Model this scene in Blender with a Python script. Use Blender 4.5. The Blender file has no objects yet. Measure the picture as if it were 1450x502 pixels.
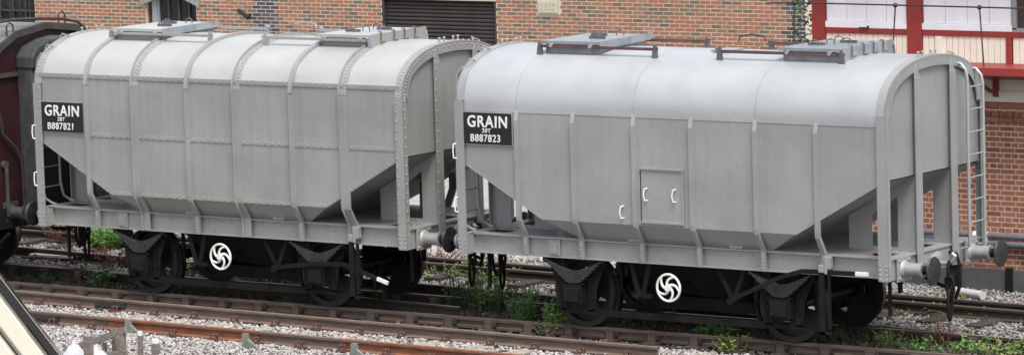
import bpy, math, random
import numpy as np
from mathutils import Matrix, Vector, Quaternion
random.seed(7); rng = np.random.default_rng(7)
R = math.radians
C = bpy.context.scene.collection

# ------------------------------------------------------------------ camera
cam_d = bpy.data.cameras.new('camera'); cam = bpy.data.objects.new('camera', cam_d); C.objects.link(cam)
yaw, pit, roll = -0.61949135, -0.11569438, -0.02956298
fw = Vector((math.sin(yaw)*math.cos(pit), math.cos(yaw)*math.cos(pit), math.sin(pit)))
r0 = Vector((math.cos(yaw), -math.sin(yaw), 0)); u0 = r0.cross(fw)
cr = math.cos(roll)*r0 + math.sin(roll)*u0; cu = -math.sin(roll)*r0 + math.cos(roll)*u0
CAM = Vector((29.53956678, -46.04893839, 8.39582048))
m = Matrix((cr, cu, -fw)).transposed().to_4x4(); m.translation = CAM
cam.matrix_world = m
cam_d.sensor_width = 36; cam_d.lens = 36*5927.26/1450; cam_d.clip_end = 3000; cam_d.clip_start = .5
bpy.context.scene.camera = cam

# ------------------------------------------------------------------ light
SUN_EL, SUN_AZ = 61, 128     # azimuth clockwise from +Y
w = bpy.data.worlds.new('World'); bpy.context.scene.world = w; w.use_nodes = True
nt = w.node_tree; nt.nodes.clear()
o = nt.nodes.new('ShaderNodeOutputWorld'); bg = nt.nodes.new('ShaderNodeBackground')
sky = nt.nodes.new('ShaderNodeTexSky'); sky.sky_type = 'NISHITA'; sky.sun_disc = False
sky.sun_elevation = R(SUN_EL); sky.sun_rotation = R(SUN_AZ); sky.dust_density = 3.0; sky.air_density = 1.0
hs = nt.nodes.new('ShaderNodeHueSaturation'); hs.inputs['Saturation'].default_value = .35
nt.links.new(sky.outputs[0], hs.inputs['Color']); nt.links.new(hs.outputs[0], bg.inputs[0]); nt.links.new(bg.outputs[0], o.inputs[0])
bg.inputs[1].default_value = .095
sd = bpy.data.lights.new('sun', 'SUN'); sd.energy = 1.5; sd.angle = R(25); sd.color = (1, .97, .92)
so = bpy.data.objects.new('sun', sd); C.objects.link(so)
az, el = R(SUN_AZ), R(SUN_EL)
so.rotation_euler = Vector((math.sin(az)*math.cos(el), math.cos(az)*math.cos(el), math.sin(el))).to_track_quat('Z', 'Y').to_euler()
vs = bpy.context.scene.view_settings
vs.view_transform = 'Standard'; vs.look = 'None'; vs.gamma = 1; vs.exposure = 1.45

# ------------------------------------------------------------------ materials
def nmat(name):
    mt = bpy.data.materials.new(name); mt.use_nodes = True
    return mt, mt.node_tree, mt.node_tree.nodes['Principled BSDF']
def node(t, ty, **kw):
    n = t.nodes.new(ty)
    for k, v in kw.items(): setattr(n, k, v)
    return n
def coords(t, scale=(1,1,1), rot=(0,0,0)):
    tc = node(t, 'ShaderNodeTexCoord'); mp = node(t, 'ShaderNodeMapping')
    mp.inputs['Scale'].default_value = scale; mp.inputs['Rotation'].default_value = rot
    t.links.new(tc.outputs['Object'], mp.inputs[0]); return mp
def noise(t, vec, sc, det=4, rough=.6):
    n = node(t, 'ShaderNodeTexNoise'); n.inputs['Scale'].default_value = sc
    n.inputs['Detail'].default_value = det; n.inputs['Roughness'].default_value = rough
    t.links.new(vec.outputs[0], n.inputs['Vector']); return n
def ramp(t, src, stops, interp='LINEAR'):
    r = node(t, 'ShaderNodeValToRGB'); cr_ = r.color_ramp; cr_.interpolation = interp
    while len(cr_.elements) < len(stops): cr_.elements.new(.5)
    for e, (p, c) in zip(cr_.elements, stops):
        e.position = p; e.color = (*c, 1) if len(c) == 3 else c
    t.links.new(src, r.inputs[0]); return r
def mix(t, fac, a, b, mode='MIX'):
    n = node(t, 'ShaderNodeMix', data_type='RGBA', blend_type=mode)
    if hasattr(fac, 'is_output'): t.links.new(fac, n.inputs[0])
    else: n.inputs[0].default_value = fac
    for s, i in ((a, 6), (b, 7)):
        if hasattr(s, 'is_output'): t.links.new(s, n.inputs[i])
        else: n.inputs[i].default_value = (*s, 1)
    return n
def bump(t, bs, src, strength, dist=.01):
    b = node(t, 'ShaderNodeBump'); b.inputs['Strength'].default_value = strength; b.inputs['Distance'].default_value = dist
    t.links.new(src, b.inputs['Height']); t.links.new(b.outputs[0], bs.inputs['Normal'])
def simple(name, col, rough=.6, metal=0, var=.15, sc=6, bmp=.0, spec=.5, stretch=(1,1,1), dirt=None, dirt_amt=.5, dirt_sc=2.5):
    mt, t, b = nmat(name)
    mp = coords(t, stretch); n = noise(t, mp, sc)
    lo = tuple(c*(1-var) for c in col); hi = tuple(min(1, c*(1+var)) for c in col)
    out = ramp(t, n.outputs[0], [(.3, lo), (.7, hi)]).outputs[0]
    if dirt:
        n2 = noise(t, coords(t), dirt_sc, 8, .7)
        f = ramp(t, n2.outputs[0], [(.5, (0,0,0)), (.72, (dirt_amt,)*3)])
        out = mix(t, f.outputs[0], out, dirt).outputs[2]
    t.links.new(out, b.inputs['Base Color'])
    b.inputs['Roughness'].default_value = rough; b.inputs['Metallic'].default_value = metal
    b.inputs['Specular IOR Level'].default_value = spec
    if bmp: bump(t, b, n.outputs[0], bmp)
    return mt

def paint(name, col, streak, rust, metal=.25, rough=.42):
    """weathered aluminium paint with vertical run streaks"""
    mt, t, b = nmat(name)
    big = noise(t, coords(t), .9, 5, .6)
    fine = noise(t, coords(t), 38, 3, .6)
    st = noise(t, coords(t, (9, 9, .35)), 1.6, 6, .75)
    st2 = noise(t, coords(t, (26, 26, .5)), 1.0, 3, .6)
    base = ramp(t, big.outputs[0], [(.3, tuple(c*.90 for c in col)), (.7, tuple(c*1.07 for c in col))])
    s1 = ramp(t, st.outputs[0], [(.38, (1-streak,)*3), (.62, (1, 1, 1))])
    x = mix(t, 1, base.outputs[0], s1.outputs[0], 'MULTIPLY')
    s2 = ramp(t, st2.outputs[0], [(.35, (1-streak*.7, 1-streak*.7, 1-streak*.85)), (.5, (1, 1, 1))])
    x = mix(t, 1, x.outputs[2], s2.outputs[0], 'MULTIPLY')
    f2 = ramp(t, fine.outputs[0], [(.3, (.95,)*3), (.7, (1.0,)*3)])
    x = mix(t, 1, x.outputs[2], f2.outputs[0], 'MULTIPLY')
    if rust:
        rn = noise(t, coords(t, (2.4, 2.4, .8)), 1.7, 9, .75)
        rf = ramp(t, rn.outputs[0], [(.60, (0, 0, 0)), (.74, (rust,)*3)])
        x = mix(t, rf.outputs[0], x.outputs[2], (.30, .24, .16))
    t.links.new(x.outputs[2], b.inputs['Base Color'])
    rr = ramp(t, big.outputs[0], [(.3, (rough-.06,)*3), (.7, (rough+.1,)*3)])
    t.links.new(rr.outputs[0], b.inputs['Roughness'])
    b.inputs['Metallic'].default_value = metal
    bump(t, b, big.outputs[0], .6, .03)
    return mt

M = {}
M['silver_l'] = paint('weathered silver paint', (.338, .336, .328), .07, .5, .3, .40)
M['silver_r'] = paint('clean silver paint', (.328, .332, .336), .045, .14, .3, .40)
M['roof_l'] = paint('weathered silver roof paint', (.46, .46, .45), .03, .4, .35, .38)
M['silver_r_skylit'] = paint('clean silver roof paint lightened for skylight', (.45, .461, .474), .0, .10, .4, .36)  # roof slightly paler than the sides; the rest of the lift is painted-in skylight
M['lid'] = simple('blue grey galvanised lid', (0.2880, 0.3168, 0.3456), .4, .4, .25, 5, .1, dirt=(.35, .30, .22), dirt_amt=.5)
M['latch'] = simple('dull grey latch', (.11, .115, .12), .5, .3, .3, 8)
M['bar_red'] = simple('dull red brown bar', (0.0840, 0.0450, 0.0420), .6, .1, .3, 8)
M['dark_steel'] = simple('dark steel', (0.0500, 0.0500, 0.0525), .5, .4, .3, 8)
M['spring'] = simple('spring steel', (.045, .044, .045), .45, .2, .3, 9)
M['black'] = simple('underframe black', (.006, .0055, .005), .72, 0, .5, 7, .2, spec=.22, dirt=(.022, .017, .013), dirt_amt=.6)
M['tyre'] = simple('wheel steel', (.017, .015, .014), .45, .3, .4, 9)
M['tread'] = simple('worn tread', (.17, .14, .12), .35, .8, .2, 9)
M['white'] = simple('white paint', (.66, .66, .64), .5, 0, .05, 8)
M['plate'] = simple('black sign plate', (0.0072, 0.0072, 0.0084), .5, 0, .2, 8)
M['buffer'] = simple('buffer face steel', (0.0270, 0.0276, 0.0300), .5, .4, .4, 9, .2, dirt=(.12, .11, .10))
M['rust_buffer'] = simple('rusty buffer', (0.0720, 0.0600, 0.0450), .7, .2, .4, 9)
M['maroon'] = simple('grimy maroon paint', (.032, .009, .013), .42, 0, .45, 3, .15, dirt=(.022, .018, .018), dirt_amt=.9)
M['hood'] = simple('dark grey hood canvas', (.034, .035, .036), .7, 0, .35, 4, .3, dirt=(.13, .12, .08))
M['grime'] = simple('grimy grey', (0.0330, 0.0312, 0.0300), .75, 0, .4, 4, .3, dirt=(.09, .08, .05))
M['coach_roof'] = simple('grey coach roof', (.11, .107, .10), .6, 0, .3, 4, .2, dirt=(.26, .26, .25))
M['rubber'] = simple('black rubber', (0.0120, 0.0120, 0.0132), .55, 0, .2, 8)
M['cream_van'] = simple('cream van paint', (0.5950, 0.5695, 0.4845), .3, 0, .04, 3)
M['glass'] = simple('dark glass', (.02, .022, .025), .08, 0, .2, 3)
M['mortar'] = simple('pale mortar', (0.5400, 0.4500, 0.3675), .9, 0, .12, 30, .3)
M['mortar_r'] = simple('pinkish mortar', (0.6840, 0.5130, 0.3990), .9, 0, .15, 30, .3)
M['stone'] = simple('cream stone', (0.4400, 0.4000, 0.3040), .85, 0, .1, 30, .3)
M['archstone'] = simple('grey arch brick', (0.2380, 0.2380, 0.2240), .85, 0, .25, 20, .3)
M['slat'] = simple('brown shutter', (0.0408, 0.0336, 0.0312), .45, .2, .2, 4)
M['wframe'] = simple('dark brown window frame', (.05, .034, .034), .6, 0, .3, 8)
M['wpale'] = simple('pale grey window frame', (0.2640, 0.2720, 0.2880), .6, 0, .1, 8)
M['cream'] = simple('cream boards', (.80, .765, .64), .6, 0, .06, 6, stretch=(3, 3, .5))
M['redpaint'] = simple('dark red paint', (.27, .035, .03), .5, 0, .15, 5, dirt=(.18, .04, .035))
M['whitebd'] = simple('white boarding', (.80, .81, .84), .5, 0, .05, 4)
M['greypipe'] = simple('grey pipe', (0.1440, 0.1500, 0.1680), .5, .1, .25, 7)
M['plinth'] = simple('dark grey plinth', (0.0715, 0.0715, 0.0770), .8, 0, .25, 3, .2)
M['wood'] = simple('weathered grey timber', (.165, .14, .122), .85, 0, .3, 9, .4, stretch=(1, 1, 4))
M['bag'] = simple('white woven sack', (.42, .43, .455), .7, 0, .06, 5, .3)
M['sleeper'] = simple('old timber sleeper', (0.0338, 0.0270, 0.0225), .9, 0, .4, 6, .5, stretch=(6, 1, 1))
M['concrete'] = simple('concrete sleeper', (0.2520, 0.2400, 0.1980), .9, 0, .2, 12, .4)
M['rail_dull'] = simple('dull brown rail side', (.12, .083, .064), .75, .1, .3, 6, .3, stretch=(.6, 3, 3), dirt=(.10, .07, .055))
M['rail_rust'] = simple('orange rusty rail', (0.1674, 0.0651, 0.0341), .8, 0, .35, 7, .4, stretch=(.7, 3, 3), dirt=(.12, .07, .05), dirt_amt=.7)
M['rail_top'] = simple('pale rail top', (0.2232, 0.1736, 0.1550), .5, .3, .25, 5, .1, stretch=(.5, 4, 1))
M['rail_near'] = simple('dark brown rail side', (.085, .06, .048), .75, .1, .3, 6, .3, stretch=(.6, 3, 3), dirt=(.06, .045, .035))
M['rail_topd'] = simple('dull rail top', (.11, .082, .07), .6, .2, .3, 5, .1, stretch=(.5, 4, 1))
M['fishplate'] = simple('dark fishplate', (.028, .025, .024), .7, .1, .3, 9)
M['pvc'] = simple('dull white pipe', (.40, .40, .40), .5, 0, .15, 6)
M['rail_dark'] = simple('dark rail side', (0.0357, 0.0260, 0.0218), .8, 0, .3, 6, .3)
M['fixing'] = simple('rusty fixing', (0.0780, 0.0360, 0.0300), .8, 0, .4, 14, .3)
M['leafA'] = simple('fresh green leaf', (.115, .235, .05), .55, 0, .45, 2)
M['leafB'] = simple('dull green leaf', (0.0468, 0.0825, 0.0275), .6, 0, .45, 2)
M['leafC'] = simple('yellow green leaf', (.13, .17, .045), .6, 0, .4, 2)
M['stemR'] = simple('red brown dead stem', (0.1210, 0.0468, 0.0330), .8, 0, .4, 5)
M['bark'] = simple('bark', (0.0600, 0.0480, 0.0360), .9, 0, .3, 8)
M['cctv'] = simple('black plastic', (.015, .015, .016), .4)

def brickmat(name, stops, per='obj'):
    mt, t, b = nmat(name)
    if per == 'obj': src = node(t, 'ShaderNodeObjectInfo').outputs['Random']
    else: src = node(t, 'ShaderNodeNewGeometry').outputs['Random Per Island']
    r = ramp(t, src, stops, 'CONSTANT')
    n = noise(t, coords(t), 26, 5, .7)
    f = ramp(t, n.outputs[0], [(.3, (.72,)*3), (.7, (1.15,)*3)])
    x = mix(t, 1, r.outputs[0], f.outputs[0], 'MULTIPLY')
    t.links.new(x.outputs[2], b.inputs['Base Color']); b.inputs['Roughness'].default_value = .85
    bump(t, b, n.outputs[0], .5, .006); return mt
BK = [(0, (.29, .13, .075)), (.14, (.33, .12, .07)), (.26, (.27, .135, .08)), (.38, (.235, .13, .08)), (.52, (.31, .14, .08)), (.66, (.17, .12, .08)), (.74, (.115, .105, .082)), (.79, (.34, .16, .095)), (.88, (.20, .11, .075)), (.94, (.14, .115, .08))]
BR = [(0, (.38, .15, .095)), (.2, (.33, .125, .085)), (.4, (.41, .17, .105)), (.6, (.29, .125, .09)), (.78, (.36, .155, .095)), (.92, (.22, .10, .085))]
BB = [(0, (.055, .06, .078)), (.35, (.075, .08, .092)), (.7, (.045, .05, .066))]
for k, s in (('brick', BK), ('brickr', BR), ('blue', BB)):
    M[k] = brickmat(k+' single', s); M[k+'_j'] = brickmat(k+' joined', s, 'island')

def stonemat(name, stops, bmp=True):
    mt, t, b = nmat(name)
    src = node(t, 'ShaderNodeNewGeometry').outputs['Random Per Island']
    r = ramp(t, src, stops)
    t.links.new(r.outputs[0], b.inputs['Base Color']); b.inputs['Roughness'].default_value = .9
    return mt
M['bal_front'] = stonemat('clean pale ballast', [(0, (0.123, 0.106, 0.101)), (.25, (0.269, 0.246, 0.235)), (.5, (0.347, 0.325, 0.314)), (.8, (0.403, 0.386, 0.375)), (1, (0.202, 0.174, 0.162))])
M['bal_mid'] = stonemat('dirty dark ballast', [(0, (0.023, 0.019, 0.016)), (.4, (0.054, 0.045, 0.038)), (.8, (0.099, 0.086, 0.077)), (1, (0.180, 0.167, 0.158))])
M['bal_rear'] = stonemat('grey ballast', [(0, (0.066, 0.061, 0.055)), (.3, (0.182, 0.171, 0.165)), (.6, (0.253, 0.242, 0.237)), (.85, (0.341, 0.330, 0.325)), (1, (0.138, 0.099, 0.077))])
def ground_mat():
    mt, t, b = nmat('gravel ground')
    v = node(t, 'ShaderNodeTexVoronoi'); v.inputs['Scale'].default_value = 22
    mp = coords(t); t.links.new(mp.outputs[0], v.inputs['Vector'])
    bw = node(t, 'ShaderNodeRGBToBW'); t.links.new(v.outputs['Color'], bw.inputs[0])
    r = ramp(t, bw.outputs[0], [(.2, (.06, .05, .045)), (.5, (.14, .13, .12)), (.8, (.24, .23, .22))])
    n = noise(t, mp, 1.2, 6, .7)
    f = ramp(t, n.outputs[0], [(.4, (0,0,0)), (.65, (.8,)*3)])
    x = mix(t, f.outputs[0], r.outputs[0], (.065, .052, .036))
    t.links.new(x.outputs[2], b.inputs['Base Color']); b.inputs['Roughness'].default_value = .95
    bump(t, b, v.outputs['Distance'], .8, .02); return mt
M['ground'] = ground_mat()
M['soil'] = simple('dark soil', (0.0250, 0.0210, 0.0165), .95, 0, .5, 5, .6, dirt=(.10, .09, .05))
M['yard'] = simple('pale yard surface', (.26, .255, .25), .9, 0, .15, 3, .2)

# ------------------------------------------------------------------ mesh builder
class MB:
    def __init__(s): s.v = []; s.f = []
    def add(s, vs_, fs):
        b = len(s.v); s.v += [tuple(p) for p in vs_]; s.f += [tuple(i+b for i in f) for f in fs]; return s
    def bx(s, x0, x1, y0, y1, z0, z1):
        return s.add([(x0,y0,z0),(x1,y0,z0),(x1,y1,z0),(x0,y1,z0),(x0,y0,z1),(x1,y0,z1),(x1,y1,z1),(x0,y1,z1)],
                     [(0,3,2,1),(4,5,6,7),(0,1,5,4),(1,2,6,5),(2,3,7,6),(3,0,4,7)])
    def bar(s, p0, p1, w_, h_, up=(0,0,1)):
        p0, p1 = Vector(p0), Vector(p1); d = (p1-p0).normalized(); up = Vector(up)
        if abs(d.dot(up)) > .98: up = Vector((1,0,0))
        a = d.cross(up).normalized()*(w_/2); b = a.cross(d).normalized()*(h_/2)
        P = []
        for p in (p0, p1): P += [p-a-b, p+a-b, p+a+b, p-a+b]
        return s.add(P, [(0,1,2,3),(7,6,5,4),(0,4,5,1),(1,5,6,2),(2,6,7,3),(3,7,4,0)])
    def prism(s, poly, ax, a0, a1):
        """poly in the other two axes, in order"""
        def pt(q, a):
            l = list(q); l.insert(ax, a); return tuple(l)
        n = len(poly)
        return s.add([pt(q, a0) for q in poly]+[pt(q, a1) for q in poly],
                     [tuple(range(n)), tuple(range(2*n-1, n-1, -1))]+[(i, i+n, (i+1) % n+n, (i+1) % n) for i in range(n)])
    def tube(s, pts, r, n=8, r1=None, closed=False):
        P = [Vector(p) for p in pts]; V = []; ref = None
        for i, p in enumerate(P):
            if closed: d = P[(i+1) % len(P)]-P[i-1]
            else: d = P[min(i+1, len(P)-1)]-P[max(i-1, 0)]
            d.normalize()
            if ref is None: ref = d.orthogonal().normalized()
            a = (ref-d*ref.dot(d)).normalized(); ref = a; b = d.cross(a)
            rr = r if r1 is None else r+(r1-r)*i/(len(P)-1)
            for k in range(n):
                t_ = 2*math.pi*k/n; V.append(p+a*rr*math.cos(t_)+b*rr*math.sin(t_))
        F = []
        m_ = len(P)
        for i in range(m_ if closed else m_-1):
            for k in range(n):
                F.append((i*n+k, i*n+(k+1) % n, ((i+1) % m_)*n+(k+1) % n, ((i+1) % m_)*n+k))
        if not closed: F += [tuple(range(n-1, -1, -1)), tuple(range((m_-1)*n, m_*n))]
        return s.add(V, F)
    def lathe(s, prof, org, ax, n=20, squash=1):
        """prof: (radius, t along axis)"""
        org = Vector(org); d = Vector(ax).normalized(); a = d.orthogonal().normalized(); b = d.cross(a)
        V = []; F = []
        for r_, t_ in prof:
            for k in range(n):
                an = 2*math.pi*k/n; V.append(org+d*t_+a*r_*math.cos(an)+b*r_*math.sin(an))
        for i in range(len(prof)-1):
            for k in range(n): F.append((i*n+k, i*n+(k+1) % n, (i+1)*n+(k+1) % n, (i+1)*n+k))
        F += [tuple(range(n-1, -1, -1)), tuple(range((len(prof)-1)*n, len(prof)*n))]
        return s.add(V, F)
    def dome(s, p, nrm, r):
        """a rivet head"""
        return s.lathe([(r, 0), (r*.8, r*.6), (r*.3, r*.85)], p, nrm, 6)
    def sweep(s, path, ax0, ax1, d0, d1):
        """path of (y,z); rectangular section between x=ax0..ax1 and outward offsets d0..d1"""
        P = [Vector(p) for p in path]; n = len(P); V = []
        for i, p in enumerate(P):
            t_ = (P[min(i+1, n-1)]-P[max(i-1, 0)]).normalized(); nr = Vector((t_[1], -t_[0]))  # outward
            nr = -nr
            for (x, d) in ((ax0, d0), (ax1, d0), (ax1, d1), (ax0, d1)):
                q = p+nr*d; V.append((x, q[0], q[1]))
        F = [(0,1,2,3), (n*4-1, n*4-2, n*4-3, n*4-4)]
        for i in range(n-1):
            for k in range(4):
                F.append((i*4+k, (i+1)*4+k, (i+1)*4+(k+1) % 4, i*4+(k+1) % 4))
        return s.add(V, F)
    def build(s, name, mat, parent=None, smooth=False, bevel=0, **props):
        me = bpy.data.meshes.new(name); me.from_pydata(s.v, [], s.f); me.materials.append(M[mat] if isinstance(mat, str) else mat)
        import bmesh
        bm = bmesh.new(); bm.from_mesh(me); bmesh.ops.recalc_face_normals(bm, faces=bm.faces); bm.to_mesh(me); bm.free()
        if smooth:
            me.polygons.foreach_set('use_smooth', [True]*len(me.polygons)); me.set_sharp_from_angle(angle=R(38))
        o_ = bpy.data.objects.new(name, me); C.objects.link(o_)
        if parent: o_.parent = parent
        if bevel:
            b_ = o_.modifiers.new('bevel', 'BEVEL'); b_.width = bevel; b_.segments = 2; b_.limit_method = 'ANGLE'
        for k, v in props.items(): o_[k] = v
        return o_
def thing(name, label, cat, loc=(0,0,0), group=None, rotz=0):
    o_ = bpy.data.objects.new(name, None); C.objects.link(o_); o_.location = loc; o_.rotation_euler = (0, 0, rotz)
    o_['label'] = label; o_['category'] = cat
    if group: o_['group'] = group
    o_.empty_display_size = .2
    return o_
def tag(o_, label, cat, group=None):
    o_['label'] = label; o_['category'] = cat
    if group: o_['group'] = group
    return o_
def share(name, src, parent, loc, rot=None, sc=None):
    """another object on the same mesh"""
    o_ = bpy.data.objects.new(name, src.data); C.objects.link(o_); o_.parent = parent; o_.location = loc
    if rot: o_.rotation_euler = rot
    if sc: o_.scale = sc
    return o_
# pixel of the photograph -> point on a plane (used once, to measure where things stand)
def hit(px, py, ax, v):
    d = fw + cr*(px-725)/5927.26 - cu*(py-251)/5927.26
    t_ = (v-CAM[ax])/d[ax]; return CAM+d*t_

# ------------------------------------------------------------------ setting: ground
b = MB(); b.add([(-400,-200,-.19),(300,-200,-.19),(300,600,-.19),(-400,600,-.19)], [(0,1,2,3)])
b.build('ground', 'ground', kind='structure')
b = MB()
NX, NY = 60, 6      # a low soil bed under the wagon track
V = []
for j in range(NY+1):
    for i in range(NX+1):
        x = -26+40*i/NX; y = -.95+2.75*j/NY
        V.append((x, y, -.186+(.035*random.random() if 0 < j < NY else 0)))
b.add(V, [(j*(NX+1)+i, j*(NX+1)+i+1, (j+1)*(NX+1)+i+1, (j+1)*(NX+1)+i) for j in range(NY) for i in range(NX)])
b.build('soil_bed', 'soil', kind='structure', smooth=True)
b = MB(); b.bx(-60, -3.2, 7.2, 19.9, -.3, -.16); b.build('yard_paving', 'yard', kind='structure')

# ------------------------------------------------------------------ railway tracks
def rail_mesh(b, p0, p1, kind='flat', top=0.0):
    """rail profile swept along a straight line"""
    h = .155
    if kind == 'flat': pr = [(-.07,-h),(.07,-h),(.07,-h+.012),(.012,-h+.03),(.010,-.045),(.035,-.034),(.035,-.006),(.028,0),(-.028,0),(-.035,-.006),(-.035,-.034),(-.010,-.045),(-.012,-h+.03),(-.07,-h+.012)]
    else: pr = [(-.035,-h+.01),(.035,-h+.01),(.035,-h+.04),(.010,-h+.055),(.010,-.055),(.035,-.042),(.035,-.006),(.028,0),(-.028,0),(-.035,-.006),(-.035,-.042),(-.010,-.055),(-.010,-h+.055),(-.035,-h+.04)]
    p0, p1 = Vector(p0), Vector(p1); d = (p1-p0).normalized(); s_ = Vector((-d.y, d.x, 0)); n = len(pr)
    V = [p+s_*a+Vector((0, 0, c+top)) for p in (p0, p1) for a, c in pr]
    b.add(V, [tuple(range(n)), tuple(range(2*n-1, n-1, -1))]+[(i, i+n, (i+1) % n+n, (i+1) % n) for i in range(n)])
def rail(par, p0, p1, side, kind='flat', top_mat='rail_top'):
    b = MB(); rail_mesh(b, p0, p1, kind); o_ = b.build('rail', side, par)
    me = o_.data; me.materials.append(M[top_mat])
    for p in me.polygons:
        if p.normal.z > .9 and p.center.z > -.01: p.material_index = 1
    return o_

# track under the wagons
tw = thing('railway_track', 'bullhead railway track carrying the grey wagons, weeds between its rails', 'railway track')
rail(tw, (-26, -.7525, 0), (14, -.7525, 0), 'rail_near', 'bull', 'rail_near')
rail(tw, (-26, .70, 0), (14, .70, 0), 'rail_dark', 'bull')
b0 = MB(); b0.bx(-.125, .125, -1.02, 1.3, -.3, -.166); slp = None
chb = MB(); chb.bx(-.10, .10, -.17, .15, -.166, -.135).bx(-.055, .055, -.115, -.045, -.135, -.025).bx(-.055, .055, .045, .10, -.135, -.03)
keyb = MB(); keyb.bx(-.10, .10, -.085, -.042, -.10, -.045)
ch0 = None; x = -25.6; i = 0
while x < 13:
    s_ = b0.build('sleeper', 'sleeper', tw) if slp is None else share('sleeper', slp, tw, (0,0,0))
    s_.location = (x, 0, 0)
    if slp is None: slp = s_
    for yy in (-.7525, .70):
        c_ = chb.build('chair', 'rail_near', tw, bevel=0) if ch0 is None else share('chair', ch0, tw, (0,0,0))
        c_.location = (x, yy, 0)
        if ch0 is None:
            ch0 = c_; k0 = keyb.build('key', 'sleeper', c_)
        else: share('key', k0, c_, (0,0,0))
    x += .66; i += 1

# turnout rails running off behind
tt = thing('railway_track', 'rusty diverging rails crossing behind the left wagon towards its track', 'railway track')
rail(tt, (-24, 1.04+.087*24, 0), (3.3, .76, 0), 'rail_dark', 'flat')
rail(tt, (-24, -.48+.10*24, 0), (-4.2, -.06, 0), 'rail_dark', 'flat')
# pair of rails behind
tb = thing('railway_track', 'rusty rails in front of the signal box, pale stones along them', 'railway track')
rail(tb, (-26, 5.0, 0), (14, 2.64, 0), 'rail_dark', 'flat', 'rail_topd')
rail(tb, (-26, 4.56, -.0), (14, 2.12, -.0), 'rail_dark', 'flat', 'rail_topd')
b = MB(); b.bx(-.12, .12, -.55, .8, -.28, -.12); s0 = None
for k in range(46):
    x = -24.7+.78*k; y = 4.56-(x+26)*.061-.1
    o_ = b.build('sleeper', 'sleeper', tb) if s0 is None else share('sleeper', s0, tb, (0,0,0))
    o_.location = (x, y, random.uniform(-.02, .01)); o_.rotation_euler.z = random.uniform(-.03, .03)
    if s0 is None: s0 = o_

# front track being dismantled
tf = thing('railway_track', 'rusty flat-bottom track in the foreground, its rails ending short on the right', 'railway track')
def ya(x): return -1.83-.0375*x
def yb(x): return -3.115-.0315*x
rail(tf, (-26, ya(-26), 0), (.23, ya(.23), 0), 'rail_dull')
for x0, x1, mt in ((-26, -8.17, 'rail_dull'), (-8.16, -5.42, 'rail_rust'), (-5.41, -4.02, 'rail_dull'), (-4.0, 2.6, 'rail_rust')):
    rail(tf, (x0, yb(x0), -.004), (x1, yb(x1), -.004), mt, 'flat', 'rail_top' if mt == 'rail_dull' else 'rail_rust')
b = MB()          # fishplates
for xx, ff in ((-9.35, yb), (-9.28, ya)):
    b = MB(); b.bx(-.28, .28, -.062, -.012, -.13, -.045)
    for k in range(4): b.lathe([(.02, 0), (.02, .03)], (-.21+.14*k, -.062, -.088), (0, -1, 0), 6)
    o_ = b.build('fishplate', 'fishplate', tf); o_.location = (xx, ff(xx), 0); o_.rotation_euler.z = -.035
fs = MB(); fs.bx(-.13, .13, -3.25, -.95, -.32, -.158); s0 = None
cl = MB(); cl.bx(-.09, .09, -.16, .16, -.158, -.140)
for sy in (-1, 1):
    for sx in (-.045, .045):
        cl.tube([(sx, sy*.13, -.14), (sx, sy*.13, -.085), (sx*.4, sy*.09, -.075), (sx*.4, sy*.06, -.12)], .014, 6)
c0 = None
for k in range(38):
    x = -25.5+.745*k
    if x > 1.6: break
    o_ = fs.build('sleeper', 'concrete', tf) if s0 is None else share('sleeper', s0, tf, (0,0,0))
    o_.location = (x, -.0375*(x+4)*1.0, random.uniform(-.012, .004)); o_.rotation_euler.z = -.03+random.uniform(-.02, .02)
    if s0 is None: s0 = o_
    for ff in (ya, yb):
        if ff is ya and x > .1: continue
        o_ = cl.build('clip', 'fixing', tf) if c0 is None else share('clip', c0, tf, (0,0,0))
        o_.location = (x, ff(x), random.uniform(-.01, .005)); o_.rotation_euler.z = -.035
        if c0 is None: c0 = o_
# greenish upright brackets by the near rail
gb = MB(); gb.bx(-.04, .04, -.03, .03, -.17, .02).prism([(-.04, -.17), (.22, -.17), (.04, -.05), (-.04, -.05)], 1, -.02, .02)
M['greenmetal'] = simple('green grey metal', (0.1760, 0.2000, 0.1760), .7, .2, .2, 9)
for (px, py, w_) in ((182, 462, 'by the near rusty rail above the timber frame end'), (348, 482, 'below the dull middle length of the near rail'), (502, 496, 'rightmost, by the near rail at the bottom edge')):
    h_ = hit(px, py, 2, -.08)
    o_ = gb.build('rail_bracket', 'greenmetal'); o_.location = (h_.x, h_.y, 0)
    tag(o_, 'small green grey bracket '+w_, 'bracket', 'green metal brackets beside the near rail')

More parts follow.
